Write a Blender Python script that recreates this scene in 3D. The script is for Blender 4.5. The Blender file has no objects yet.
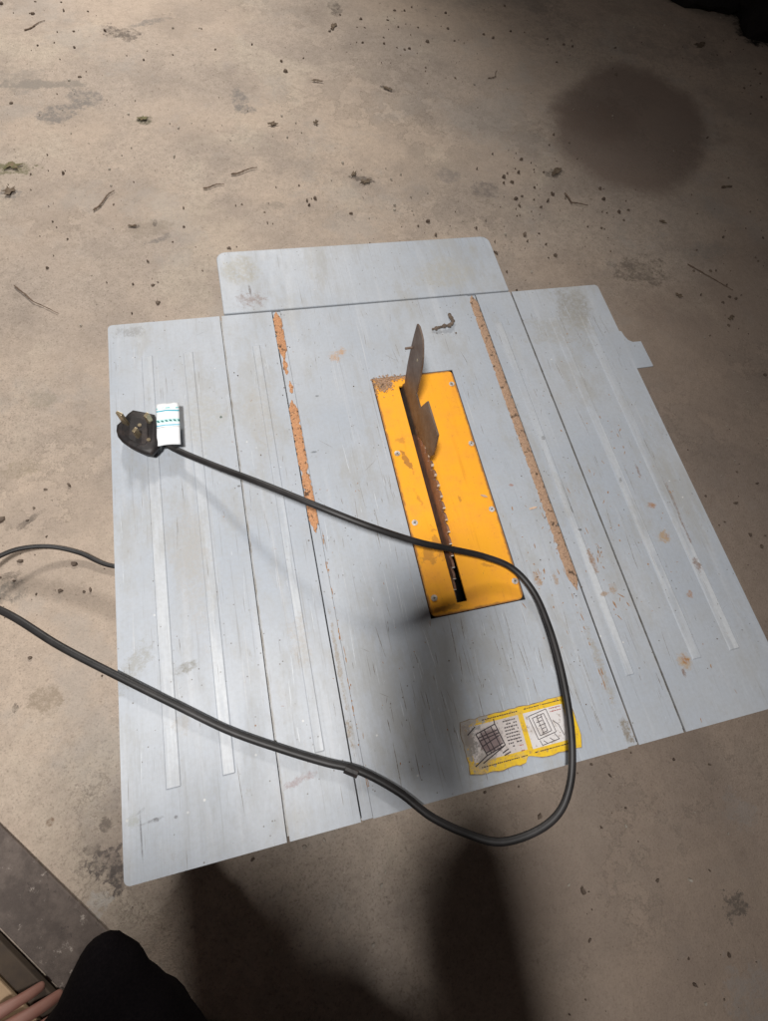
import bpy, bmesh, math, random
from mathutils import Vector, Matrix, noise
random.seed(7)
S = bpy.context.scene
COL = S.collection
rad = math.radians

# ------------------------------------------------------------ camera
# table frame: x right along the front edge, y to the back, z=0 is the table top, floor at FZ
FZ = -0.30
CAM = Vector((-0.169329, 0.103515, 0.563447))
RX = Vector((0.97032588, -0.21391278, 0.11273427))
RY = Vector((-0.15774224, -0.91335448, -0.37536779))
RZ = Vector((0.18326231, 0.34644612, -0.91999457))
FPX, PW, PH = 500.16, 768.0, 1021.0
cd = bpy.data.cameras.new('camera')
cam = bpy.data.objects.new('camera', cd)
COL.objects.link(cam)
cd.sensor_fit = 'HORIZONTAL'; cd.sensor_width = 36.0
cd.lens = FPX * 36.0 / PW
cd.clip_start = 0.01; cd.clip_end = 100
m = Matrix.Identity(4)
for i in range(3):
    m[i][0] = RX[i]; m[i][1] = -RY[i]; m[i][2] = -RZ[i]; m[i][3] = CAM[i]
cam.matrix_world = m
S.camera = cam

# ------------------------------------------------------------ world, lamps, exposure
w = bpy.data.worlds.new('World'); S.world = w; w.use_nodes = True
bg = w.node_tree.nodes['Background']
bg.inputs[0].default_value = (1.0, 0.84, 0.80, 1); bg.inputs[1].default_value = 0.035

def spot(name, loc, target, watts, size, blend, radius, color):
    l = bpy.data.lights.new(name, 'SPOT'); l.energy = watts; l.spot_size = rad(size); l.spot_blend = blend
    l.shadow_soft_size = radius; l.color = color
    o = bpy.data.objects.new(name, l); COL.objects.link(o); o.location = loc
    o.rotation_euler = (Vector(target) - Vector(loc)).to_track_quat('-Z', 'Y').to_euler()
    return o
spot('work_lamp', (-0.43, -0.07, 1.50), (-0.64, 0.60, -0.3), 110, 121, 1.0, 0.092, (1.0, 0.975, 0.95))
spot('far_fill', (-0.15, 3.0, 1.6), (-1.05, 1.55, -0.3), 240, 96, 1.0, 0.15, (1.0, 0.955, 0.90))  # unseen fill, brightens the far left floor and lifts shadows

S.view_settings.view_transform = 'Standard'; S.view_settings.look = 'None'
S.view_settings.exposure = 0.0; S.view_settings.gamma = 1.0
S.render.engine = 'CYCLES'

def at(u, v, z=0.0):
    """point of the plane at height z seen at pixel (u, v) of the photograph"""
    d = RX * ((u - PW/2)/FPX) + RY * ((v - PH/2)/FPX) + RZ
    return CAM + d * ((z - CAM.z) / d.z)

# ------------------------------------------------------------ helpers
def tag(o, label=None, cat=None, group=None, kind=None):
    if label: o['label'] = label
    if cat: o['category'] = cat
    if group: o['group'] = group
    if kind: o['kind'] = kind
    return o

def empty(name, loc):
    o = bpy.data.objects.new(name, None); COL.objects.link(o); o.location = loc
    o.empty_display_size = 0.02
    return o

def mobj(name, verts, faces, mats, parent=None, smooth=False, mat_idx=None, bevel=0.0, seg=2, sub=0):
    me = bpy.data.meshes.new(name)
    me.from_pydata([tuple(v) for v in verts], [], faces)
    bm = bmesh.new(); bm.from_mesh(me)
    bmesh.ops.recalc_face_normals(bm, faces=bm.faces); bm.to_mesh(me); bm.free()
    for mt in (mats if isinstance(mats, (list, tuple)) else [mats]): me.materials.append(mt)
    if mat_idx:
        for p, i in zip(me.polygons, mat_idx): p.material_index = i
    o = bpy.data.objects.new(name, me); COL.objects.link(o)
    if smooth:
        for p in me.polygons: p.use_smooth = True
    if parent is not None: setparent(o, parent)
    if bevel:
        b = o.modifiers.new('bevel', 'BEVEL'); b.width = bevel; b.segments = seg; b.limit_method = 'ANGLE'; b.angle_limit = rad(35)
    if sub:
        s = o.modifiers.new('sub', 'SUBSURF'); s.levels = sub; s.render_levels = sub
    return o

def worldloc(o):
    l = Vector(o.location)
    return l if o.parent is None else l   # parents sit unrotated; children keep parent-inverse
def setparent(o, par):
    o.parent = par
    root = par
    inv = Matrix.Identity(4)
    # meshes are built in table coordinates: cancel the Empty's offset once
    if par.type == 'EMPTY':
        inv = Matrix.Translation(-Vector(par.location))
    o.matrix_parent_inverse = inv

def prism(poly, z0, z1, taper=0.0):
    c = sum((Vector((p[0], p[1])) for p in poly), Vector((0, 0))) / len(poly)
    n = len(poly); V = []
    for p in poly: V.append((p[0], p[1], z0))
    for p in poly:
        q = Vector((p[0], p[1])); q = q + (c - q) * taper
        V.append((q.x, q.y, z1))
    F = [tuple(range(n))[::-1], tuple(range(n, 2*n))] + [(i, (i+1) % n, n+(i+1) % n, n+i) for i in range(n)]
    return V, F

def tube(pts, r, seg=10, flat=1.0, closed_ends=True, rfun=None, up=Vector((0, 0, 1))):
    V = []; F = []; n = len(pts)
    for i, p in enumerate(pts):
        t = (pts[min(i+1, n-1)] - pts[max(i-1, 0)]).normalized()
        s = t.cross(up)
        if s.length < 1e-4: s = t.cross(Vector((1, 0, 0)))
        s.normalize(); q = s.cross(t)
        rr = r if rfun is None else rfun(i/(n-1))
        for k in range(seg):
            a = 2*math.pi*k/seg
            V.append(p + s*math.cos(a)*rr + q*math.sin(a)*rr*flat)
    for i in range(n-1):
        for k in range(seg):
            a = i*seg+k; b = i*seg+(k+1) % seg
            F.append((a, b, b+seg, a+seg))
    if closed_ends:
        F.append(tuple(range(seg))[::-1]); F.append(tuple(range((n-1)*seg, n*seg)))
    return V, F

def catmull(P, n=10):
    out = []
    Q = [P[0]*2-P[1]] + list(P) + [P[-1]*2-P[-2]]
    for i in range(1, len(Q)-2):
        a, b, c, d = Q[i-1], Q[i], Q[i+1], Q[i+2]
        for k in range(n):
            t = k/n
            out.append(0.5*((2*b)+(c-a)*t+(2*a-5*b+4*c-d)*t*t+(3*b-a-3*c+d)*t**3))
    out.append(P[-1]); return out

def cyl(c, axis, r, h, seg=16):
    c = Vector(c); axis = Vector(axis).normalized()
    return tube([c, c+axis*h], r, seg, up=Vector((0.3, 1, 0.1)))

def join(parts):
    V = []; F = []
    for v, f in parts:
        o = len(V); V += list(v); F += [tuple(i+o for i in x) for x in f]
    return V, F

def boxvf(x0, x1, y0, y1, z0, z1):
    return prism([(x0, y0), (x1, y0), (x1, y1), (x0, y1)], z0, z1)

# ------------------------------------------------------------ materials
class N:
    def __init__(s, name, rough=0.5, metal=0.0, spec=0.5):
        s.m = bpy.data.materials.new(name); s.m.use_nodes = True
        s.t = s.m.node_tree; s.b = s.t.nodes['Principled BSDF']
        s.b.inputs['Roughness'].default_value = rough; s.b.inputs['Metallic'].default_value = metal
        s.b.inputs['Specular IOR Level'].default_value = spec
        tc = s.t.nodes.new('ShaderNodeTexCoord'); s.P = tc.outputs['Object']
    def new(s, t): return s.t.nodes.new(t)
    def ln(s, a, b): s.t.links.new(a, b)
    def put(s, sock, v):
        if isinstance(v, bpy.types.NodeSocket): s.ln(v, sock)
        elif isinstance(v, (tuple, list)) and len(v) == 3 and sock.type == 'RGBA': sock.default_value = (*v, 1)
        else: sock.default_value = v
    def math(s, op, a, b=0.0, c=0.0, clamp=False):
        n = s.new('ShaderNodeMath'); n.operation = op; n.use_clamp = clamp
        s.put(n.inputs[0], a); s.put(n.inputs[1], b); s.put(n.inputs[2], c); return n.outputs[0]
    def mapped(s, scale, loc=(0, 0, 0), rot=0.0, src=None):
        n = s.new('ShaderNodeMapping'); s.ln(src or s.P, n.inputs[0]); n.inputs['Scale'].default_value = scale
        n.inputs['Location'].default_value = loc; n.inputs['Rotation'].default_value = (0, 0, rot); return n.outputs[0]
    def noise(s, scale, detail=4, rough=0.55, vec=None, dist=0.0):
        n = s.new('ShaderNodeTexNoise'); s.ln(vec or s.P, n.inputs['Vector'])
        n.inputs['Scale'].default_value = scale; n.inputs['Detail'].default_value = detail
        n.inputs['Roughness'].default_value = rough; n.inputs['Distortion'].default_value = dist
        return n.outputs['Fac']
    def voro(s, scale, vec=None, feature='F1', out='Distance', rnd=1.0):
        n = s.new('ShaderNodeTexVoronoi'); n.feature = feature; s.ln(vec or s.P, n.inputs['Vector'])
        n.inputs['Scale'].default_value = scale; n.inputs['Randomness'].default_value = rnd
        return n.outputs[out]
    def step(s, v, a, b, lo=0.0, hi=1.0):
        n = s.new('ShaderNodeMapRange'); n.interpolation_type = 'SMOOTHSTEP'
        s.put(n.inputs[0], v); n.inputs[1].default_value = a; n.inputs[2].default_value = b
        n.inputs[3].default_value = lo; n.inputs[4].default_value = hi; return n.outputs[0]
    def mix(s, f, a, b, mode='MIX'):
        n = s.new('ShaderNodeMix'); n.data_type = 'RGBA'; n.blend_type = mode
        s.put(n.inputs[0], f); s.put(n.inputs[6], a); s.put(n.inputs[7], b); return n.outputs[2]
    def color(s, c): s.put(s.b.inputs['Base Color'], c)
    def rough(s, c): s.put(s.b.inputs['Roughness'], c)
    def bump(s, h, strength=0.3, dist=0.001):
        n = s.new('ShaderNodeBump'); n.inputs['Strength'].default_value = strength; n.inputs['Distance'].default_value = dist
        s.ln(h, n.inputs['Height']); s.ln(n.outputs[0], s.b.inputs['Normal'])
    def stain(s, c, r, wob=None, amp=0.6, rot=0.0, a=1.0, b=0.55):
        """mask of a worn/dirty spot centred at c with radii r, its outline broken by noise"""
        n = s.new('ShaderNodeMapping'); n.vector_type = 'TEXTURE'; s.ln(s.P, n.inputs[0])
        n.inputs['Location'].default_value = (c[0], c[1], 0); n.inputs['Rotation'].default_value = (0, 0, rot)
        n.inputs['Scale'].default_value = (r[0], r[1], 1000)
        l = s.new('ShaderNodeVectorMath'); l.operation = 'LENGTH'; s.ln(n.outputs[0], l.inputs[0]); d = l.outputs['Value']
        if wob is not None:
            d = s.math('MULTIPLY_ADD', s.math('SUBTRACT', wob, 0.5), amp*4.5, d)
        return s.step(d, a, b)

def table_paint():
    n = N('worn_grey_table_paint', 0.42, 0.0, 0.5)
    big = n.noise(5, 3, 0.6); mid = n.noise(28, 8, 0.75); fine = n.noise(240, 3, 0.6)
    c = n.mix(n.step(big, 0.3, 0.7), (0.415, 0.455, 0.51), (0.475, 0.505, 0.545))
    c = n.mix(n.step(mid, 0.42, 0.75, 0, 0.35), c, (0.40, 0.40, 0.39))
    # grime drawn out along the feed direction
    st = n.noise(1, 6, 0.75, n.mapped((26, 5, 1)))
    c = n.mix(n.step(st, 0.50, 0.72, 0, 0.45), c, (0.37, 0.36, 0.33))
    st2 = n.noise(1, 3, 0.6, n.mapped((60, 3.5, 1), (3, 1, 0)))
    c = n.mix(n.step(st2, 0.54, 0.74, 0, 0.30), c, (0.60, 0.62, 0.65))
    zone = n.step(n.noise(3.2, 2, 0.5, n.mapped((1, 1, 1), (4, 4, 0))), 0.42, 0.6)
    # centre of the table is the most rubbed
    ctr = n.stain((0.02, 0.14), (0.26, 0.30), mid, 0.4, 0.0, 1.0, 0.2)
    zone2 = n.math('MAXIMUM', n.math('MULTIPLY', zone, 0.7), ctr)
    sc = n.noise(1, 2, 0.5, n.mapped((420, 7, 1), (1, 7, 0)))
    c = n.mix(n.math('MULTIPLY', n.step(sc, 0.62, 0.72, 0, 0.45), zone2), c, (0.17, 0.155, 0.14))
    sm = n.noise(1, 5, 0.75, n.mapped((170, 9, 1), (8, 3, 0)))
    c = n.mix(n.math('MULTIPLY', n.step(sm, 0.60, 0.72, 0, 0.35), zone2), c, (0.25, 0.225, 0.20))
    sn = n.noise(1, 5, 0.75, n.mapped((230, 12, 1), (2, 8, 0), rad(-2)))
    c = n.mix(n.math('MULTIPLY', n.step(sn, 0.60, 0.72, 0, 0.3), zone2), c, (0.66, 0.68, 0.70))
    sc2 = n.noise(1, 2, 0.5, n.mapped((520, 5, 1), (9, 2, 0), rad(1.5)))
    c = n.mix(n.math('MULTIPLY', n.step(sc2, 0.66, 0.74, 0, 0.6), zone2), c, (0.70, 0.70, 0.70))
    sc3 = n.noise(1, 2, 0.5, n.mapped((260, 6, 1), (2, 5, 0), rad(38)))
    c = n.mix(n.step(sc3, 0.74, 0.79, 0, 0.4), c, (0.24, 0.23, 0.22))
    sc4 = n.noise(1, 2, 0.5, n.mapped((300, 8, 1), (5, 3, 0), rad(-52)))
    c = n.mix(n.step(sc4, 0.76, 0.8, 0, 0.5), c, (0.66, 0.67, 0.68))
    # worn raised ribs
    sx = n.new('ShaderNodeSeparateXYZ'); n.ln(n.P, sx.inputs[0]); X_ = sx.outputs[0]; Y_ = sx.outputs[1]
    yb = n.math('MULTIPLY', n.math('GREATER_THAN', Y_, 0.0705), n.math('LESS_THAN', Y_, 0.582)); ribm = None
    for (a_, b_) in ((-.3250, -.3130), (-.2725, -.2620), (-.1822, -.1740), (.1740, .1822), (.2620, .2725), (.3135, .3255)):
        q_ = n.math('MULTIPLY', n.math('GREATER_THAN', X_, a_), n.math('LESS_THAN', X_, b_)); ribm = q_ if ribm is None else n.math('MAXIMUM', ribm, q_)
    rw = n.noise(1, 4, 0.7, n.mapped((60, 5, 1), (7, 7, 0)))
    c = n.mix(n.math('MULTIPLY', n.math('MULTIPLY', ribm, yb), n.math('MULTIPLY', n.step(rw, 0.40, 0.6, 0.1, 0.8), n.step(Y_, 0.50, 0.12, 0.35, 1.0))), c, (0.62, 0.645, 0.67))
    # broad scuffed grime
    gr = n.noise(7, 6, 0.75, n.mapped((1.6, 0.7, 1), (11, 3, 0)))
    c = n.mix(n.step(gr, 0.50, 0.63, 0, 0.42), c, (0.37, 0.36, 0.33))
    c = n.mix(n.step(n.noise(1, 6, 0.8, n.mapped((70, 26, 1), (3, 9, 0))), 0.61, 0.72, 0, 0.35), c, (0.27, 0.235, 0.19))
    sx5 = n.noise(1, 2, 0.5, n.mapped((700, 16, 1), (13, 2, 0), rad(-3)))
    c = n.mix(n.step(sx5, 0.69, 0.75, 0, 0.7), c, (0.20, 0.18, 0.16))
    rs = n.noise(80, 7, 0.85, n.mapped((1, 1, 1), (6, 1, 0))); rz = n.stain((0.27, 0.30), (0.14, 0.34), mid, 0.5)
    c = n.mix(n.math('MULTIPLY', n.step(rs, 0.62, 0.69, 0, 0.9), n.math('MAXIMUM', rz, 0.25)), c, (0.36, 0.19, 0.09))
    # dings and specks
    v = n.voro(110); c = n.mix(n.math('MULTIPLY', n.step(v, 0.12, 0.05, 0, 0.8), n.step(n.noise(9, 2), 0.48, 0.54)), c, (0.13, 0.11, 0.09))
    v = n.voro(38, n.mapped((1, 1, 1), (5, 2, 0))); c = n.mix(n.math('MULTIPLY', n.step(v, 0.06, 0.03, 0, 0.9), n.step(n.noise(6, 2), 0.5, 0.58)), c, (0.72, 0.72, 0.70))
    # placed dirt and rust
    D = (0.30, 0.28, 0.235)
    brk = n.step(n.noise(150, 6, 0.85), 0.40, 0.56, 0.25, 1.0)
    def sp(u, v, ru, rv, col, k, amp=0.5, rot=0.0, wob=mid, a=1.0, b=0.45):
        nonlocal c
        p = at(u, v)
        mk = n.math('MULTIPLY', n.stain((p.x, p.y), (ru*1.15, rv*1.15), wob, amp, rot, a, b), brk)
        c = n.mix(n.math('MULTIPLY', mk, k), c, col)
    wf = n.noise(90, 8, 0.85)
    sp(240, 272, .030, .034, (0.36, 0.34, 0.28), 0.75)
    sp(250, 300, .022, .012, (0.25, 0.19, 0.17), 0.8, 1.2, 0, wf)
    sp(250, 291, .0022, .012, (0.12, 0.10, 0.09), 0.9, 0.3, 0.05, wf)
    sp(575, 306, .035, .040, (0.31, 0.295, 0.265), 0.8, 0.7)
    sp(560, 330, .06, .03, (0.38, 0.37, 0.34), 0.6, 0.8)
    sp(690, 310, .04, .03, (0.30, 0.295, 0.27), 0.6)
    sp(440, 275, .05, .035, (0.42, 0.41, 0.37), 0.7)
    sp(200, 420, .035, .05, (0.42, 0.41, 0.37), 0.55, 0.6)
    sp(260, 420, .02, .06, (0.42, 0.40, 0.36), 0.5, 0.6)
    sp(190, 560, .02, .09, (0.42, 0.40, 0.37), 0.5, 0.8)
    sp(186, 668, .013, .006, (0.22, 0.21, 0.18), 0.8, 0.6, 0.25, wf)
    sp(133, 668, .028, .012, (0.30, 0.29, 0.25), 0.6, 0.9, 0.9, wf)
    sp(130, 332, .02, .008, (0.20, 0.19, 0.18), 0.5, 1.2, 0, wf)
    sp(300, 780, .018, .004, (0.30, 0.22, 0.22), 0.8, 1.0, 0.2, wf)
    sp(340, 352, .008, .006, (0.50, 0.30, 0.16), 0.9, 1.3, 0, wf)
    sp(335, 357, .006, .008, (0.50, 0.30, 0.16), 0.8, 1.3, 0, wf)
    # rust on the right wing
    R1 = (0.38, 0.17, 0.05); R2 = (0.20, 0.10, 0.05)
    sp(685, 662, .010, .010, (0.46, 0.33, 0.2), 0.9, 0.5, 0, wf); sp(685, 659, .0045, .0055, R1, 0.95, 0.8, 0, wf); sp(684, 672, .0025, .005, R2, 0.8, 0.9, 0, wf)
    sp(664, 537, .010, .008, (0.44, 0.30, 0.17), 0.9, 0.8, 0, wf); sp(667, 536, .004, .003, R1, 0.9, 0.8, 0, wf)
    sp(651, 505, .006, .004, R1, 0.8, 1.0, 0, wf); sp(697, 565, .006, .010, R2, 0.7, 1.2, 0, wf)
    sp(690, 594, .004, .004, R1, 0.7, 1.0, 0, wf); sp(685, 530, .002, .03, R2, 0.7, 0.9, 0.0, wf)
    sp(673, 500, .002, .03, R2, 0.5, 1.1, 0.0, wf); sp(637, 468, .002, .012, R2, 0.7, 1.1, 0.0, wf)
    sp(592, 560, .004, .018, (0.33, 0.2, 0.12), 0.9, 0.9, 0, wf); sp(612, 588, .006, .006, (0.38, 0.25, 0.15), 0.8, 1.1, 0, wf)
    sp(604, 594, .005, .003, (0.38, 0.25, 0.15), 0.8, 1.1, 0, wf); sp(538, 580, .005, .009, (0.38, 0.23, 0.12), 0.9, 1.0, 0, wf)
    sp(556, 580, .003, .009, (0.38, 0.25, 0.15), 0.8, 1.0, 0, wf); sp(511, 485, .003, .002, (0.35, 0.15, 0.1), 0.8, 0.8, 0, wf)
    sp(580, 530, .003, .002, (0.10, 0.09, 0.08), 0.9, 1.0, 0, wf); sp(570, 505, .0012, .016, (0.10, 0.09, 0.08), 0.8, 0.6, 0, wf)
    sp(627, 730, .006, .014, (0.23, 0.19, 0.14), 0.95, 0.9, 0, wf); sp(600, 665, .005, .05, (0.36, 0.33, 0.28), 0.7, 0.9, 0, wf)
    sp(350, 735, .003, .018, (0.25, 0.19, 0.12), 0.9, 1.1, 0, wf); sp(338, 660, .0025, .05, (0.30, 0.25, 0.19), 0.75, 1.0, 0, wf)
    sp(300, 640, .010, .03, (0.42, 0.38, 0.33), 0.5, 1.0, 0, wf); sp(180, 725, .01, .01, (0.4, 0.37, 0.33), 0.5, 1.0, 0, wf)
    # pencil mark and ink dots near the front left corner
    pk = (0.14, 0.14, 0.15)
    sp(141, 834, .0009, .022, pk, 0.8, 0.25, 0.02, wf); sp(152, 821, .010, .0014, pk, 0.6, 0.8, 0.1, wf)
    sp(156, 820, .0028, .002, pk, 0.8, 0.5, 0, wf); sp(176, 817, .002, .0016, pk, 0.8, 0.5, 0, wf)
    sp(140, 812, .006, .0012, pk, 0.5, 0.6, 0.5, wf); sp(132, 822, .008, .005, (0.33, 0.34, 0.30), 0.6, 0.8, 0.6, wf)
    sp(314, 452, .0045, .0016, (0.08, 0.09, 0.10), 0.9, 0.3, 0, wf); sp(221, 417, .002, .002, (0.06, 0.1, 0.08), 0.9, 0.4, 0, wf)
    sp(317, 396, .003, .0016, (0.15, 0.16, 0.17), 0.8, 0.5, 0, wf); sp(239, 486, .0022, .0016, (0.1, 0.1, 0.1), 0.9, 0.4, 0, wf)
    sp(620, 480, .003, .004, (0.15, 0.15, 0.15), 0.8, 0.8, 0, wf); sp(543, 438, .004, .003, (0.2, 0.2, 0.2), 0.8, 0.8, 0, wf)
    c = n.mix(n.step(fine, 0.35, 0.7, 0, 0.16), c, (0.32, 0.32, 0.32))
    n.color(c)
    n.rough(n.step(st, 0.3, 0.8, 0.46, 0.66))
    h = n.math('ADD', n.math('MULTIPLY', fine, 0.5), n.math('MULTIPLY', n.math('ADD', sc, mid), 0.6))
    n.bump(h, 0.35, 0.0006)
    return n.m

def floor_mat():
    n = N('dusty_concrete', 0.9, 0.0, 0.25)
    big = n.noise(1.3, 4, 0.6, n.mapped((1, 1, 1), (3.1, 0.4, 0))); mid = n.noise(6, 6, 0.68); fine = n.noise(60, 6, 0.75); vf = n.noise(320, 3, 0.7)
    c = n.mix(n.step(big, 0.35, 0.65), (0.60, 0.485, 0.385), (0.49, 0.41, 0.345))
    c = n.mix(n.step(mid, 0.42, 0.66, 0, 0.7), c, (0.37, 0.31, 0.265))
    pat = n.noise(3.5, 5, 0.6, n.mapped((1, 1, 1), (9, 3, 0)), 0.6)
    c = n.mix(n.step(pat, 0.53, 0.66, 0, 0.5), c, (0.60, 0.52, 0.42))
    c = n.mix(n.step(fine, 0.35, 0.75, 0, 0.55), c, (0.30, 0.25, 0.20))
    c = n.mix(n.step(vf, 0.5, 0.70, 0, 0.6), c, (0.21, 0.17, 0.14))
    c = n.mix(n.step(n.noise(120, 4, 0.7, n.mapped((1, 1, 1), (5, 5, 0))), 0.60, 0.68, 0, 0.6), c, (0.20, 0.16, 0.13))
    c = n.mix(n.step(n.noise(210, 3, 0.6, n.mapped((1, 1, 1), (2, 8, 0))), 0.62, 0.75, 0, 0.6), c, (0.66, 0.58, 0.49))
    c = n.mix(n.step(n.noise(2.6, 4, 0.6, n.mapped((1, 1, 1), (7, 1, 0))), 0.40, 0.62, 0, 0.30), c, (0.60, 0.475, 0.37))
    c = n.mix(n.step(n.noise(3.4, 6, 0.7, n.mapped((1, 1, 1), (1, 13, 0))), 0.52, 0.64, 0, 0.35), c, (0.42, 0.385, 0.35))
    # darker dirt right and in front of the saw, light falloff painted into it
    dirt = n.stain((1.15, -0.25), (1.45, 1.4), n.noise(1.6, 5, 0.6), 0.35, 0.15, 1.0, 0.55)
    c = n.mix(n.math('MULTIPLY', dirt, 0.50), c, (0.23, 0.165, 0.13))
    wf = n.noise(26, 8, 0.85); wl = n.noise(4, 8, 0.75); brk = n.step(n.noise(75, 6, 0.8), 0.42, 0.56, 0.3, 1.0)
    def sp(u, v, ru, rv, col, k, amp=0.6, rot=0.0, wob=wf, a=1.0, b=0.75):
        nonlocal c
        p = at(u, v, FZ); mk = n.stain((p.x, p.y), (ru, rv), wob, amp*0.95, rot, a, b)
        if ru < 0.1: mk = n.math('MULTIPLY', mk, brk)
        c = n.mix(n.math('MULTIPLY', mk, k), c, col)
    sp(631, 124, .35, .24, (0.25, 0.19, 0.155), 0.85, 0.16, 0.96, wl, 1.10, 0.80)
    sp(600, 118, .17, .16, (0.16, 0.115, 0.09), 0.5, 0.35, 0.0, wl, 1.15, 0.3)
    sp(485, 188, .045, .035, (0.22, 0.19, 0.17), 0.75, 0.5)
    sp(448, 175, .035, .03, (0.25, 0.22, 0.20), 0.6, 0.5)
    G = (0.24, 0.215, 0.195); K = (0.15, 0.125, 0.105)
    sp(56, 114, .045, .035, G, 0.9, 0.9); sp(86, 98, .045, .04, G, 0.9, 0.9, -0.5); sp(70, 106, .05, .015, G, 0.9, 0.8, 0.3)
    sp(45, 84, .10, .018, (0.26, 0.23, 0.20), 0.7, 1.3); sp(20, 80, .06, .05, (0.28, 0.25, 0.22), 0.5, 1.2)
    sp(122, 33, .05, .03, K, 0.9, 1.1, -0.4); sp(150, 22, .07, .012, G, 0.8, 1.1, 0.4); sp(240, 100, .022, .05, G, 0.9, 1.1); sp(243, 108, .03, .02, G, 0.8, 0.8)
    sp(143, 120, .022, .018, (0.14, 0.13, 0.09), 0.9, 0.8); sp(12, 168, .05, .022, (0.17, 0.16, 0.09), 0.85, 1.1); sp(10, 192, .025, .02, G, 0.8, 0.8)
    sp(150, 228, .05, .03, (0.30, 0.25, 0.20), 0.6, 1.2, 0, wf); sp(155, 240, .035, .008, G, 0.8, 1.2, 0.4); sp(133, 226, .015, .006, K, 0.8, 0.8); sp(155, 222, .006, .015, K, 0.8, 0.8)
    sp(362, 178, .03, .012, K, 0.9, 1.1, -0.3); sp(388, 88, .025, .01, K, 0.9, 0.9, -0.6); sp(335, 8, .02, .05, K, 0.8, 1.0); sp(272, 205, .03, .015, (0.28, 0.24, 0.2), 0.6, 0.9)
    sp(10, 592, .026, .022, (0.24, 0.21, 0.18), 0.85, 0.9); sp(12, 575, .02, .008, K, 0.6, 0.9); sp(45, 700, .03, .022, (0.30, 0.24, 0.18), 0.7, 0.8); sp(30, 520, .03, .006, K, 0.7, 1.1, 0.6)
    sp(105, 862, .020, .022, (0.10, 0.085, 0.08), 0.9, 1.0, 0, n.noise(45, 4, 0.7)); sp(92, 850, .018, .006, K, 0.9, 1.0, 0, n.noise(45, 4, 0.7)); sp(118, 875, .014, .018, (0.11, 0.095, 0.09), 0.9, 0.9, 0, n.noise(45, 4, 0.7))
    sp(105, 826, .008, .010, K, 0.8, 0.9); sp(50, 823, .006, .007, (0.2, 0.13, 0.08), 0.8, 0.9); sp(15, 708, .005, .008, K, 0.8, 0.9); sp(98, 905, .014, .014, (0.55, 0.52, 0.48), 0.7, 1.1, 0, n.noise(60, 3))
    sp(735, 906, .022, .016, K, 0.85, 1.3, 0.0, n.noise(60, 5, 0.8)); sp(740, 812, .03, .03, (0.33, 0.29, 0.26), 0.6, 1.2); sp(760, 1000, .05, .05, (0.36, 0.32, 0.29), 0.6, 1.0)
    sp(640, 270, .07, .05, (0.12, 0.10, 0.08), 0.6, 1.2); sp(555, 172, .03, .02, K, 0.8, 1.1); sp(710, 250, .08, .03, (0.28, 0.25, 0.22), 0.5, 1.0)
    sp(585, 735, .012, .012, K, 0.6, 1.1); sp(40, 400, .03, .02, (0.3, 0.26, 0.2), 0.5, 0.8); sp(20, 470, .04, .02, (0.34, 0.28, 0.2), 0.5, 1.0)
    # far right corner fading to black: light falloff painted into the floor colour
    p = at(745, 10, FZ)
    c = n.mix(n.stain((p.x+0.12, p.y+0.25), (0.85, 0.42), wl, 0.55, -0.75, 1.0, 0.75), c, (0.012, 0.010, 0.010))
    # flaking skin of the concrete: short broken outlines and shallow patches
    for (sc_, th, lo, off) in ((5.0, 0.010, 0.60, 2.0), (13.0, 0.018, 0.60, 5.0)):
        a_ = n.noise(sc_, 7, 0.7, n.mapped((1, 1, 1), (off, off*2, 0)))
        ln_ = n.step(n.math('ABSOLUTE', n.math('SUBTRACT', a_, 0.5)), th, th*0.3)
        ar = n.step(n.noise(2.2, 3, 0.6, n.mapped((1, 1, 1), (off*3, 1, 0))), lo-0.05, lo+0.04)
        c = n.mix(n.math('MULTIPLY', n.math('MULTIPLY', ln_, ar), 0.38), c, (0.17, 0.14, 0.115))
        c = n.mix(n.math('MULTIPLY', n.step(a_, 0.5, 0.53), n.math('MULTIPLY', ar, 0.22)), c, (0.24, 0.20, 0.17))
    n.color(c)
    h = n.math('ADD', n.math('MULTIPLY', fine, 0.7), n.math('MULTIPLY', mid, 1.2)); h = n.math('ADD', h, n.math('MULTIPLY', vf, 0.4))
    n.bump(h, 0.55, 0.004)
    return n.m

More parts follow.
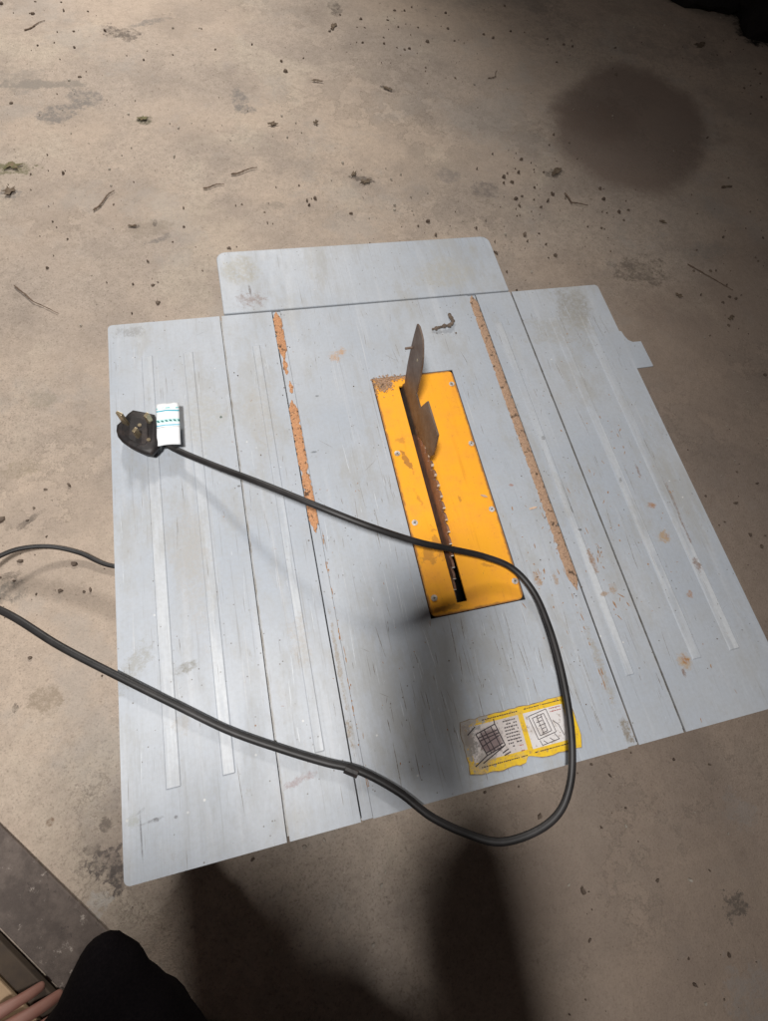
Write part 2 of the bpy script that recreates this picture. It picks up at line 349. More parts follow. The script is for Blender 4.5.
IX0_, IX1_, IY0_, IY1_ = -0.0315, 0.0832, 0.1775, 0.5075
def insert_mat():
    n = N('orange_insert_paint', 0.45)
    mid = n.noise(30, 5, 0.65); wf = n.noise(90, 5, 0.7)
    c = n.mix(n.step(mid, 0.35, 0.75), (1.0, 0.45, 0.03), (0.94, 0.385, 0.03))
    st = n.noise(1, 3, 0.6, n.mapped((150, 9, 1)))
    c = n.mix(n.step(st, 0.55, 0.8, 0, 0.4), c, (0.66, 0.24, 0.02))
    v = n.voro(160); c = n.mix(n.step(v, 0.10, 0.05, 0, 0.5), c, (0.4, 0.16, 0.04))
    def sp(u, v_, ru, rv, col, k, amp=0.7, rot=0.0):
        nonlocal c
        p = at(u, v_); c = n.mix(n.math('MULTIPLY', n.stain((p.x, p.y), (ru, rv), wf, amp, rot, 1.0, 0.5), k), c, col)
    B = (0.30, 0.13, 0.04)
    c = n.mix(n.step(n.noise(60, 8, 0.85), 0.56, 0.68, 0, 0.5), c, (0.60, 0.25, 0.04))
    c = n.mix(n.step(n.noise(1, 4, 0.7, n.mapped((260, 60, 1), (2, 2, 0), 0.5)), 0.64, 0.72, 0, 0.6), c, (0.42, 0.2, 0.06))
    sx = n.new('ShaderNodeSeparateXYZ'); n.ln(n.P, sx.inputs[0])
    ex = n.math('ABSOLUTE', n.math('SUBTRACT', sx.outputs[0], (IX0_+IX1_)/2)); ey = n.math('ABSOLUTE', n.math('SUBTRACT', sx.outputs[1], (IY0_+IY1_)/2))
    em = n.math('MAXIMUM', n.math('ADD', ex, (IY1_-IY0_-IX1_+IX0_)/2), ey); em = n.math('ADD', em, n.math('MULTIPLY', wf, 0.006))
    c = n.mix(n.step(em, (IY1_-IY0_)/2-0.0005, (IY1_-IY0_)/2+0.0028, 0, 0.85), c, (0.24, 0.11, 0.05))
    sp(408, 462, .004, .016, B, 0.7, 1.0, 0.3); sp(420, 500, .003, .014, B, 0.4, 1.0, 0.3); sp(430, 555, .012, .012, (0.42, 0.19, 0.04), 0.6, 1.0, 0.3)
    sp(400, 440, .008, .006, B, 0.4, 1.0); sp(448, 608, .02, .004, B, 0.4, 1.0); sp(438, 545, .005, .025, B, 0.45, 1.0, 0.1)
    sp(460, 500, .002, .006, B, 0.5, 1.0); sp(487, 565, .01, .003, B, 0.4, 1.0, -0.3); sp(382, 384, .016, .012, (0.46, 0.27, 0.13), 0.95, 0.9)
    n.color(c); n.rough(n.step(mid, 0.3, 0.8, 0.36, 0.6)); n.bump(n.math('ADD', st, wf), 0.3, 0.0005)
    return n.m

def simple(name, col, rough=0.5, metal=0.0, col2=None, scale=40, bump=0.2, dist=0.001, stretch=None, thr=(0.35, 0.7)):
    n = N(name, rough, metal)
    vec = n.mapped(stretch) if stretch else None
    f = n.noise(scale, 5, 0.65, vec)
    n.color(n.mix(n.step(f, thr[0], thr[1]), col, col2 or tuple(x*0.7 for x in col)))
    if bump: n.bump(f, bump, dist)
    return n.m

M_table = table_paint()
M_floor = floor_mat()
M_insert = insert_mat()
M_edge = simple('bare_table_edge', (0.42, 0.43, 0.44), 0.5, 0, (0.28, 0.26, 0.23), 60)
M_slot = simple('slot_bed_grime', (0.46, 0.465, 0.46), 0.6, 0, (0.30, 0.27, 0.22), 1, 0.2, 0.001, (170, 22, 1))
M_dark = simple('dark_gap', (0.02, 0.018, 0.016), 0.9)
M_rust = simple('rusty_steel', (0.135, 0.085, 0.06), 0.55, 0.25, (0.20, 0.15, 0.12), 55, 0.35, 0.0006)
M_blade = simple('rusty_blade_steel', (0.33, 0.17, 0.11), 0.6, 0.05, (0.19, 0.105, 0.07), 70, 0.35, 0.0006)
M_tip = simple('ground_tooth_tip', (0.85, 0.82, 0.76), 0.4, 0.1, (0.55, 0.42, 0.3), 200, 0)
M_screw = simple('screw_steel', (0.78, 0.74, 0.70), 0.4, 0.2, (0.35, 0.27, 0.2), 200, 0.2)
M_cable = simple('black_rubber_cable', (0.013, 0.012, 0.012), 0.5, 0, (0.03, 0.027, 0.027), 30, 0.3, 0.0008)
M_plug = simple('black_plug_plastic', (0.018, 0.015, 0.015), 0.55, 0, (0.06, 0.042, 0.035), 60, 0.8, 0.001, None, (0.45, 0.75))
M_brass = simple('dull_brass', (0.50, 0.42, 0.28), 0.38, 0.7, (0.32, 0.25, 0.16), 120, 0.1)
M_body = simple('dark_grey_housing', (0.10, 0.105, 0.11), 0.55, 0, (0.07, 0.07, 0.07), 30)
M_black = simple('black_trouser_cloth', (0.006, 0.005, 0.006), 0.95, 0, (0.010, 0.008, 0.009), 500, 0.4, 0.001)
for _n in [M_black]: _n.node_tree.nodes['Principled BSDF'].inputs['Specular IOR Level'].default_value = 0.05
M_jacket = simple('dark_navy_cloth', (0.012, 0.012, 0.018), 0.95, 0, (0.02, 0.02, 0.026), 400, 0.4, 0.001)
M_skin = simple('skin', (0.36, 0.19, 0.15), 0.55, 0, (0.36, 0.17, 0.13), 60, 0.15, 0.0008)
M_hair = simple('dark_hair', (0.03, 0.02, 0.015), 0.6, 0, (0.05, 0.035, 0.025), 90, 0.5, 0.003)
M_shoe = simple('grey_shoe', (0.25, 0.24, 0.23), 0.7, 0, (0.16, 0.15, 0.14), 60)
M_phone = simple('phone_shell', (0.03, 0.03, 0.035), 0.3, 0, (0.04, 0.04, 0.045), 20, 0)
M_crumb = simple('dark_crumbs', (0.10, 0.072, 0.055), 0.95, 0, (0.22, 0.17, 0.13), 30, 0)
M_crumb2 = simple('pale_grit', (0.50, 0.45, 0.38), 0.9, 0, (0.35, 0.3, 0.25), 30, 0)
M_twig = simple('dry_twig', (0.20, 0.14, 0.10), 0.9, 0, (0.13, 0.09, 0.065), 90)
M_leaf = simple('dead_leaf', (0.13, 0.09, 0.06), 0.9, 0, (0.22, 0.17, 0.12), 90)
M_moss = simple('mossy_dirt', (0.16, 0.16, 0.075), 0.95, 0, (0.24, 0.17, 0.11), 90)
M_rubble = simple('near_black_rubble', (0.010, 0.008, 0.008), 0.95, 0, (0.018, 0.014, 0.012), 20, 0.5, 0.01)  # stone colour, near black throughout
M_brick = simple('brick_fragment', (0.13, 0.075, 0.06), 0.9, 0, (0.08, 0.05, 0.045), 25, 0.5, 0.006)
def shadow_strip_mat():
    n = N('shaded_floor_strip', 0.9); a = n.noise(18, 8, 0.75); b = n.noise(60, 6, 0.8)
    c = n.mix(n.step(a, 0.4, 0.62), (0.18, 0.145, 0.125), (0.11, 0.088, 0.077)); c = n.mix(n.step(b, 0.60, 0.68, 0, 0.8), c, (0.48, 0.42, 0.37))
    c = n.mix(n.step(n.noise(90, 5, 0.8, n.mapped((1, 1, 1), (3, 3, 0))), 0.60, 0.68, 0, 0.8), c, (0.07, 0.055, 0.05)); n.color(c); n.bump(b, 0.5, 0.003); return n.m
M_shadow_strip = shadow_strip_mat()  # floor in shadow, painted as a darker concrete tone
M_narrow_shade = simple('narrow_shade_strip', (0.09, 0.065, 0.045), 0.85, 0, (0.06, 0.045, 0.035), 40)  # dark brown stands in for shade on the floor
M_pale = simple('pale_raw_wood', (0.52, 0.37, 0.23), 0.75, 0, (0.44, 0.30, 0.18), 25)

def sawdust_mat():
    n = N('compacted_sawdust', 0.95)
    f = n.noise(420, 4, 0.75); g = n.noise(120, 4, 0.7)
    c = n.mix(n.step(f, 0.35, 0.7), (0.66, 0.34, 0.17), (0.46, 0.23, 0.12))
    c = n.mix(n.step(g, 0.57, 0.64, 0, 0.9), c, (0.07, 0.045, 0.03))
    c = n.mix(n.step(n.voro(330), 0.16, 0.08, 0, 0.6), c, (0.72, 0.52, 0.34))
    n.color(c); n.bump(f, 0.8, 0.0015); return n.m
M_saw = sawdust_mat()
def sawdust_tan():
    n = N('trodden_sawdust', 0.95)
    f = n.noise(420, 4, 0.75); g = n.noise(110, 4, 0.7)
    c = n.mix(n.step(f, 0.35, 0.7), (0.50, 0.33, 0.22), (0.33, 0.21, 0.14))
    c = n.mix(n.step(g, 0.56, 0.64, 0, 0.9), c, (0.07, 0.045, 0.03))
    n.color(c); n.bump(f, 0.8, 0.0015); return n.m
M_saw2 = sawdust_tan()

# ------------------------------------------------------------ floor
def build_floor():
    V = []; F = []
    xs = [-6+0.25*i for i in range(49)]; ys = [-6+0.25*i for i in range(49)]
    for y in ys:
        for x in xs:
            V.append((x, y, FZ - abs(noise.noise(Vector((x*0.9, y*0.9, 0.3))))*0.004))
    k = len(xs)
    for j in range(len(ys)-1):
        for i in range(k-1):
            a = j*k+i; F.append((a, a+1, a+1+k, a+k))
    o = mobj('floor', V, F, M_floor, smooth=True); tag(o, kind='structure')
build_floor()

# ------------------------------------------------------------ the saw
saw = empty('table_saw', (0, 0.32, FZ))
tag(saw, 'grey steel table saw with orange blade insert and pull-out wings on the concrete floor', 'table saw')

def plate(name, x0, x1, y0, y1, ribs=(), hole=None, slots=(), thick=0.0022, skirt=0.03, round_r=0.0, corners='', mat=M_table, parent=saw, fold=()):
    """pressed steel plate: grid of cells whose heights follow ribs and slots; holes leave cells out"""
    E = 0.0011
    X = {x0, x1}; Y = {y0, y1}
    H = []
    for (a, b, c, d, h) in ribs:
        X |= {a-E, a, b, b+E}; Y |= {c-E, c, d, d+E}; H.append((a, b, c, d, h))
    holes = list(slots) + ([hole] if hole else [])
    for (a, b, c, d) in holes:
        for q in (a, b):
            if x0 < q < x1: X.add(q)
        for q in (c, d):
            if y0 < q < y1: Y.add(q)
    if round_r:
        for f in (0, 0.25, 0.5, 0.75, 1):
            X |= {x0+round_r*f, x1-round_r*f}; Y |= {y0+round_r*f, y1-round_r*f}
    n = 30
    Y |= {y0+(y1-y0)*i/n for i in range(n+1)}; X |= {x0+(x1-x0)*i/8 for i in range(9)}
    def uniq(s):
        out = []
        for v in sorted(s):
            if not out or v-out[-1] > 1e-5: out.append(v)
        return out
    X = uniq(X); Y = uniq(Y)
    def hh(x, y):
        z = 0.00022*noise.noise(Vector((x*9, y*9, 1.7)))
        for (a, b, c, d, h) in H:
            if a-1e-6 <= x <= b+1e-6 and c-1e-6 <= y <= d+1e-6: z += h
        return z
    def xy(x, y):
        r = round_r
        if r:
            for (cx, cy, sx, sy, nm) in ((x0+r, y0+r, -1, -1, 'a'), (x1-r, y0+r, 1, -1, 'b'), (x1-r, y1-r, 1, 1, 'c'), (x0+r, y1-r, -1, 1, 'd')):
                if nm in corners:
                    s = (x-cx)*sx/r; t = (y-cy)*sy/r
                    if s > 1e-6 and t > 1e-6:
                        l = max(s, t)/math.hypot(s, t)
                        return cx+sx*s*l*r, cy+sy*t*l*r
        return x, y
    idx = {}; V = []; F = []; mi = []
    def vid(i, j, lay=0):
        k = (i, j, lay)
        if k not in idx:
            a, b = xy(X[i], Y[j]); z = hh(X[i], Y[j]) - (0, thick, skirt)[lay]
            idx[k] = len(V); V.append((a, b, z))
        return idx[k]
    def solid(i, j):
        if not (0 <= i < len(X)-1 and 0 <= j < len(Y)-1): return False
        cx = (X[i]+X[i+1])/2; cy = (Y[j]+Y[j+1])/2
        return not any(a < cx < b and c < cy < d for (a, b, c, d) in holes)
    for i in range(len(X)-1):
        for j in range(len(Y)-1):
            if not solid(i, j): continue
            F.append((vid(i, j), vid(i+1, j), vid(i+1, j+1), vid(i, j+1))); mi.append(0)
            F.append((vid(i, j, 1), vid(i, j+1, 1), vid(i+1, j+1, 1), vid(i+1, j, 1))); mi.append(1)
            for (di, dj, e) in ((-1, 0, ((i, j), (i, j+1))), (1, 0, ((i+1, j), (i+1, j+1))), (0, -1, ((i, j), (i+1, j))), (0, 1, ((i, j+1), (i+1, j+1)))):
                if not solid(i+di, j+dj):
                    a, b = e
                    F.append((vid(*a), vid(*b), vid(*b, 1), vid(*a, 1))); mi.append(1)
    o = mobj(name, V, F, [mat, M_edge], parent, mat_idx=mi)
    # folded skirt, set just inside the rim, runs down under the plate
    if skirt > thick:
        t = 0.0015; e = 0.0012
        P = [(x0+e, y0+e), (x1-e, y0+e), (x1-e, y1-e), (x0+e, y1-e)]
        parts = [boxvf(x0+e, x1-e, y0+e, y0+e+t, -skirt, -thick-0.0001), boxvf(x0+e, x1-e, y1-e-t, y1-e, -skirt, -thick-0.0001),
                 boxvf(x0+e, x0+e+t, y0+e+t, y1-e-t, -skirt, -thick-0.0001), boxvf(x1-e-t, x1-e, y0+e+t, y1-e-t, -skirt, -thick-0.0001)]
        v, f = join(parts)
        s = mobj('folded_rim', v, f, M_edge, o)
    return o

RIB = 0.0009
XL, XA, XB, XR = -0.3660, -0.2184, 0.2150, 0.3665
D = 0.6395
def two(a, b): return (a, b, 0.0705, 0.582, RIB)
plate('side_wing', XL, XA-0.0028, 0.0, D, ribs=[two(-.3250, -.3130), two(-.2725, -.2620)], round_r=0.006, corners='ad')
plate('side_wing', XB+0.0028, XR, 0.0, D, ribs=[two(.2620, .2725), two(.3135, .3255)], round_r=0.006, corners='bc')
SLW = 0.0123
SL = (-0.1497, -0.1497+SLW); SR = (0.1450, 0.1450+0.0135)
IX0, IX1, IY0, IY1 = -0.0315, 0.0832, 0.1775, 0.5075
top = plate('tabletop', XA, XB, 0.0, D, ribs=[two(-.1822, -.1740), two(.1740, .1822)],
            hole=(IX0-0.0012, IX1+0.0012, IY0-0.0012, IY1+0.0012),
            slots=[(SL[0], SL[1], -1, 2), (SR[0], SR[1], -1, 2)])
# slot beds: a shallow folded channel with an open seam along its outer side
g = 0.0015
v, f = join([boxvf(SL[0]+g, SL[1]-0.0002, 0.0006, D-0.0006, -0.0032, -0.0005), boxvf(SL[0]-0.004, SL[1]+0.004, 0.0008, D-0.0008, -0.014, -0.012)])
mobj('mitre_slot', v, f, M_table, saw, bevel=0.0003)
v, f = join([boxvf(SR[0]+0.0002, SR[1]-g, 0.0006, D-0.0006, -0.0032, -0.0005), boxvf(SR[0]-0.004, SR[1]+0.004, 0.0008, D-0.0008, -0.014, -0.012)])
mobj('mitre_slot', v, f, M_table, saw, bevel=0.0003)
# dark tray under the seams between plates
for xx in (XA, XB):
    v, f = boxvf(xx-0.012, xx+0.012, 0.004, D-0.004, -0.02, -0.0045); mobj('support_rail', v, f, M_edge, saw)

# years of wear: fine gouges, rub marks and rust flecks
def slivers(name, mat, seed, items):
    rnd = random.Random(seed); V = []; F = []
    RB = ((-.3250, -.3130), (-.2725, -.2620), (-.1822, -.1740), (.1740, .1822), (.2620, .2725), (.3135, .3255))
    for (n_, fx, fy, l0, l1, w0, w1, sk) in items:
        for _ in range(n_):
            x = fx(rnd); y = fy(rnd); l = l0+(l1-l0)*rnd.random()**2.2; wd = rnd.uniform(w0, w1); a = rnd.gauss(0, sk)
            k = max(3, int(l/0.003)); o = len(V); ok = True; P = []
            for i in range(k+1):
                t = i/k; yy = y+(t-0.5)*l*math.cos(a); xx = x+(t-0.5)*l*math.sin(a)+0.0003*noise.noise(Vector((yy*120, x*50, seed)))
                ww = wd*(math.sin(math.pi*min(1, max(0.04, t)))**0.6+0.05)*(0.7+0.9*abs(noise.noise(Vector((yy*400, x*90, 3)))))
                z = 0.00022*noise.noise(Vector((xx*9, yy*9, 1.7)))+0.00012
                rib = any(b0-0.0016 < xx < b1+0.0016 for b0, b1 in RB) and 0.069 < yy < 0.5835
                seam = any(abs(xx-q) < 0.004 for q in (XA, XB)) or SL[0]-0.001 < xx < SL[0]+0.003 or SR[1]-0.003 < xx < SR[1]+0.001
                insd = IX0-0.0025 < xx < IX1+0.0025 and IY0-0.0025 < yy < IY1+0.0025
                if rib or seam or insd or not (0.004 < yy < D-0.004) or not (XL+0.004 < xx < XR-0.004): ok = False; break
                P += [(xx-ww/2, yy, z), (xx+ww/2, yy, z)]
            if not ok: continue
            V += P
            for i in range(k):
                q = o+2*i; F.append((q, q+1, q+3, q+2))
    o = mobj(name, V, F, mat, saw); o['kind'] = 'stuff'; return o
G_ = lambda m_, s_: (lambda r_: r_.gauss(m_, s_))
U_ = lambda a_, b_: (lambda r_: r_.uniform(a_, b_))
M_gouge = simple('dark_gouge', (0.19, 0.165, 0.145), 0.8, 0, (0.35, 0.34, 0.32), 220, 0, 0.001, None, (0.45, 0.62))
M_rub = simple('bright_rub_mark', (0.58, 0.61, 0.64), 0.4, 0, (0.49, 0.52, 0.555), 200, 0)
M_fleck = simple('rust_fleck', (0.30, 0.15, 0.07), 0.9, 0, (0.42, 0.28, 0.18), 260, 0)
slivers('gouges', M_gouge, 1, [(60, G_(-0.075, 0.035), U_(0.02, 0.36), 0.004, 0.05, 0.0003, 0.0009, 0.05), (55, U_(-0.06, 0.13), U_(0.01, 0.175), 0.004, 0.04, 0.0003, 0.0009, 0.08),
    (16, U_(0.09, 0.145), U_(0.05, 0.6), 0.004, 0.03, 0.0003, 0.0007, 0.06), (18, U_(0.165, 0.21), U_(0.03, 0.6), 0.004, 0.03, 0.0003, 0.0008, 0.05), (34, U_(0.225, 0.36), U_(0.05, 0.6), 0.004, 0.05, 0.0003, 0.0007, 0.06),
    (30, U_(-0.36, -0.15), U_(0.05, 0.6), 0.004, 0.05, 0.0003, 0.0006, 0.06), (20, U_(-0.13, 0.14), U_(0.5, 0.63), 0.003, 0.03, 0.0003, 0.0007, 0.2), (45, U_(-0.36, 0.36), U_(0.01, 0.63), 0.003, 0.02, 0.0003, 0.0007, 1.2)])
slivers('rub_marks', M_rub, 2, [(60, G_(-0.05, 0.05), U_(0.01, 0.4), 0.006, 0.05, 0.0004, 0.0011, 0.05), (40, U_(-0.36, -0.15), U_(0.01, 0.62), 0.006, 0.05, 0.0004, 0.0009, 0.05),
    (20, U_(0.22, 0.36), U_(0.02, 0.6), 0.006, 0.04, 0.0003, 0.0008, 0.05), (30, U_(0.0, 0.14), U_(0.01, 0.17), 0.005, 0.04, 0.0004, 0.0010, 0.08), (40, U_(-0.36, 0.36), U_(0.01, 0.63), 0.004, 0.03, 0.0003, 0.0006, 1.2)])
slivers('rust_flecks', M_fleck, 3, [(40, G_(SL[1]+0.0002, 0.0009), U_(0.02, 0.30), 0.001, 0.012, 0.0005, 0.0018, 0.02), (30, G_(SR[0]-0.002, 0.0015), U_(0.05, 0.30), 0.001, 0.012, 0.0005, 0.0018, 0.05),
    (70, G_(0.275, 0.03), G_(0.30, 0.13), 0.001, 0.007, 0.0006, 0.0024, 0.4), (40, G_(0.19, 0.010), G_(0.20, 0.05), 0.001, 0.010, 0.0006, 0.0024, 0.3), (30, G_(0.11, 0.015), G_(0.19, 0.05), 0.001, 0.009, 0.0006, 0.002, 0.3),
    (25, G_(-0.09, 0.03), U_(0.03, 0.4), 0.001, 0.008, 0.0005, 0.0014, 0.3), (40, U_(-0.35, 0.35), U_(0.03, 0.6), 0.001, 0.004, 0.0005, 0.0016, 0.8)])

# rear extension with rounded far corners
def rpoly(x0, x1, y0, y1, r, cs):
    P = []
    for (cx, cy, a0, nm) in ((x0+r, y0+r, 180, 'a'), (x1-r, y0+r, 270, 'b'), (x1-r, y1-r, 0, 'c'), (x0+r, y1-r, 90, 'd')):
        if nm in cs:
            for k in range(7):
                a = rad(a0+15*k); P.append((cx+r*math.cos(a), cy+r*math.sin(a)))
        else:
            P.append({'a': (x0, y0), 'b': (x1, y0), 'c': (x1, y1), 'd': (x0, y1)}[nm])
    return P
v, f = prism(rpoly(-0.2150, 0.2138, 0.6415, 0.7575, 0.014, 'cd'), -0.024, 0.0016)
mobj('rear_extension', v, f, M_table, saw, bevel=0.0012)

# bracket tab sticking out from under the right wing
tabp = [(.3600, .5570), (.3815, .5540), (.3828, .5440), (.3860, .5360), (.3920, .5315), (.4065, .5311), (.4070, .4831), (.3600, .4827)]
v, f = prism(tabp, -0.0142, -0.012)
mobj('bracket', v, f, M_table, saw, bevel=0.0004)

# orange insert
ins = plate('blade_insert', IX0, IX1, IY0, IY1, hole=(0.0022, 0.0147, 0.1885, 0.4915), thick=0.003, skirt=0.0, round_r=0.008, corners='abc', mat=M_insert)
ins.data.materials[1] = M_insert
v, f = join([boxvf(IX0-0.008, IX1+0.008, IY0-0.008, IY1+0.008, -0.17, -0.168), boxvf(IX0-0.008, 0.0005, IY0-0.008, IY1+0.008, -0.010, -0.006),
             boxvf(0.0165, IX1+0.008, IY0-0.008, IY1+0.008, -0.010, -0.006)])
mobj('insert_seat', v, f, M_dark, saw)
def screw(x, y):
    V, F = cyl((x, y, 0.0002), (0, 0, 1), 0.0039, 0.0007, 18)
    a = random.uniform(0, 1.5)
    o = mobj('screw', V, F, M_screw, ins, bevel=0.0003)
    c, s = math.cos(a), math.sin(a); parts = []
    for (c1, s1) in ((c, s), (-s, c)):
        P = [(x+c1*l-s1*q, y+s1*l+c1*q) for l, q in ((-.0018, -.0004), (.0018, -.0004), (.0018, .0004), (-.0018, .0004))]
        parts.append(prism(P, 0.0006, 0.00098))
    parts = parts[:1] + [prism([(x-s*l-c*q, y+c*l-s*q) for l, q in ((-.0018, -.0004), (.0018, -.0004), (.0018, .0004), (-.0018, .0004))], 0.0006, 0.00101)]
    V2, F2 = join(parts)
    mobj('drive_recess', V2, F2, M_dark, o) if False else None
    # recess joined into the screw's own mesh
    me = o.data; me.materials.append(M_dark)
    bm = bmesh.new(); bm.from_mesh(me)
    vs = [bm.verts.new(q) for q in V2]
    for q in F2:
        fc = bm.faces.new([vs[i] for i in q]); fc.material_index = 1
    bm.to_mesh(me); bm.free()
for (u, vv) in ((451.8, 383.8), (471.3, 443.3), (491.8, 509), (515, 581), (397.3, 453.3), (414.8, 522.6), (434.2, 598)):
    q = at(u, vv, 0.0008); screw(q.x, q.y)

# blade
def build_blade():
    cy, cz, R = 0.332, -0.158, 0.1885
    nt = 82; pts = []
    for k in range(nt):
        a0 = 2*math.pi*k/nt; da = 2*math.pi/nt
        for (fa, fr) in ((0.0, 1.0), (0.16, 1.0), (0.42, 0.993), (0.62, 0.981), (0.76, 0.958), (0.86, 0.945), (0.95, 0.950), (0.985, 0.978)):
            a = a0+da*fa; pts.append((cy - math.cos(a)*R*fr, cz + math.sin(a)*R*fr))
    n = len(pts); x = 0.0092; t = 0.0013
    V = [(x-t, p[0], p[1]) for p in pts] + [(x+t, p[0], p[1]) for p in pts] + [(x-t, cy, cz), (x+t, cy, cz)]
    F = []; mi = []
    for i in range(n):
        j = (i+1) % n
        F.append((2*n, j, i)); mi.append(0)
        F.append((2*n+1, n+i, n+j)); mi.append(0)
        F.append((i, j, n+j, n+i)); mi.append(0)
    b = mobj('saw_blade', V, F, [M_blade, M_tip], saw, mat_idx=mi)
    # carbide tips, a hair wider than the plate
    parts = []
    for k in range(nt):
        a0 = 2*math.pi*k/nt; da = 2*math.pi/nt
        q = []
        for (fa, fr) in ((-0.05, 0.985), (0.0, 1.002), (0.07, 1.0005), (0.04, 0.984)):
            a = a0+da*fa; q.append((cy-math.cos(a)*R*fr, cz+math.sin(a)*R*fr))
        if max(z for _, z in q) < -0.03: continue
        Vt = [(x-t-0.0002, p[0], p[1]) for p in q]+[(x+t+0.0002, p[0], p[1]) for p in q]
        parts.append((Vt, [(0, 1, 2, 3), (7, 6, 5, 4), (0, 1, 5, 4), (1, 2, 6, 5), (2, 3, 7, 6), (3, 0, 4, 7)]))
    V, F = join(parts); mobj('carbide_teeth', V, F, M_tip, b)
build_blade()
# riving knife
prof = [(.497, -.035), (.497, -.007), (.4868, .0130), (.4905, .030), (.4930, .0480), (.4945, .0761), (.4943, .098), (.4932, .1165), (.4860, .1200), (.4748, .1195), (.4680, .118), (.4623, .112), (.4560, .103), (.4520, .093),
        (.4495, .078), (.4480, .0599), (.4465, .0448), (.4258, .0447), (.4134, .0771), (.3890, .0778), (.3661, .0786), (.3620, .0600), (.3600, .0420), (.3640, .0320), (.3692, .0265), (.3830, .0235), (.3960, .0160), (.4100, .0040), (.4220, -.012), (.43, -.035)]
def build_knife():
    # side profile in the (y, z) plane
    n = len(prof); x = 0.0088; t = 0.0011
    V = [(x-t, a, b) for a, b in prof]+[(x+t, a, b) for a, b in prof]
    F = [tuple(range(n)), tuple(range(n, 2*n))[::-1]]+[(i, (i+1) % n, n+(i+1) % n, n+i) for i in range(n)]
    k = mobj('riving_knife', V, F, M_rust, saw, bevel=0.0003)
    V, F = cyl((0.0105, 0.4905, 0.079), (-1, 0, -0.05), 0.0016, 0.0115, 10)
    mobj('pin', V, F, M_rust, k)
    V, F = cyl((0.0099, 0.4672, 0.084), (-1, 0, 0), 0.0019, 0.0025, 10)
    mobj('rivet', V, F, M_brass, k)
build_knife()

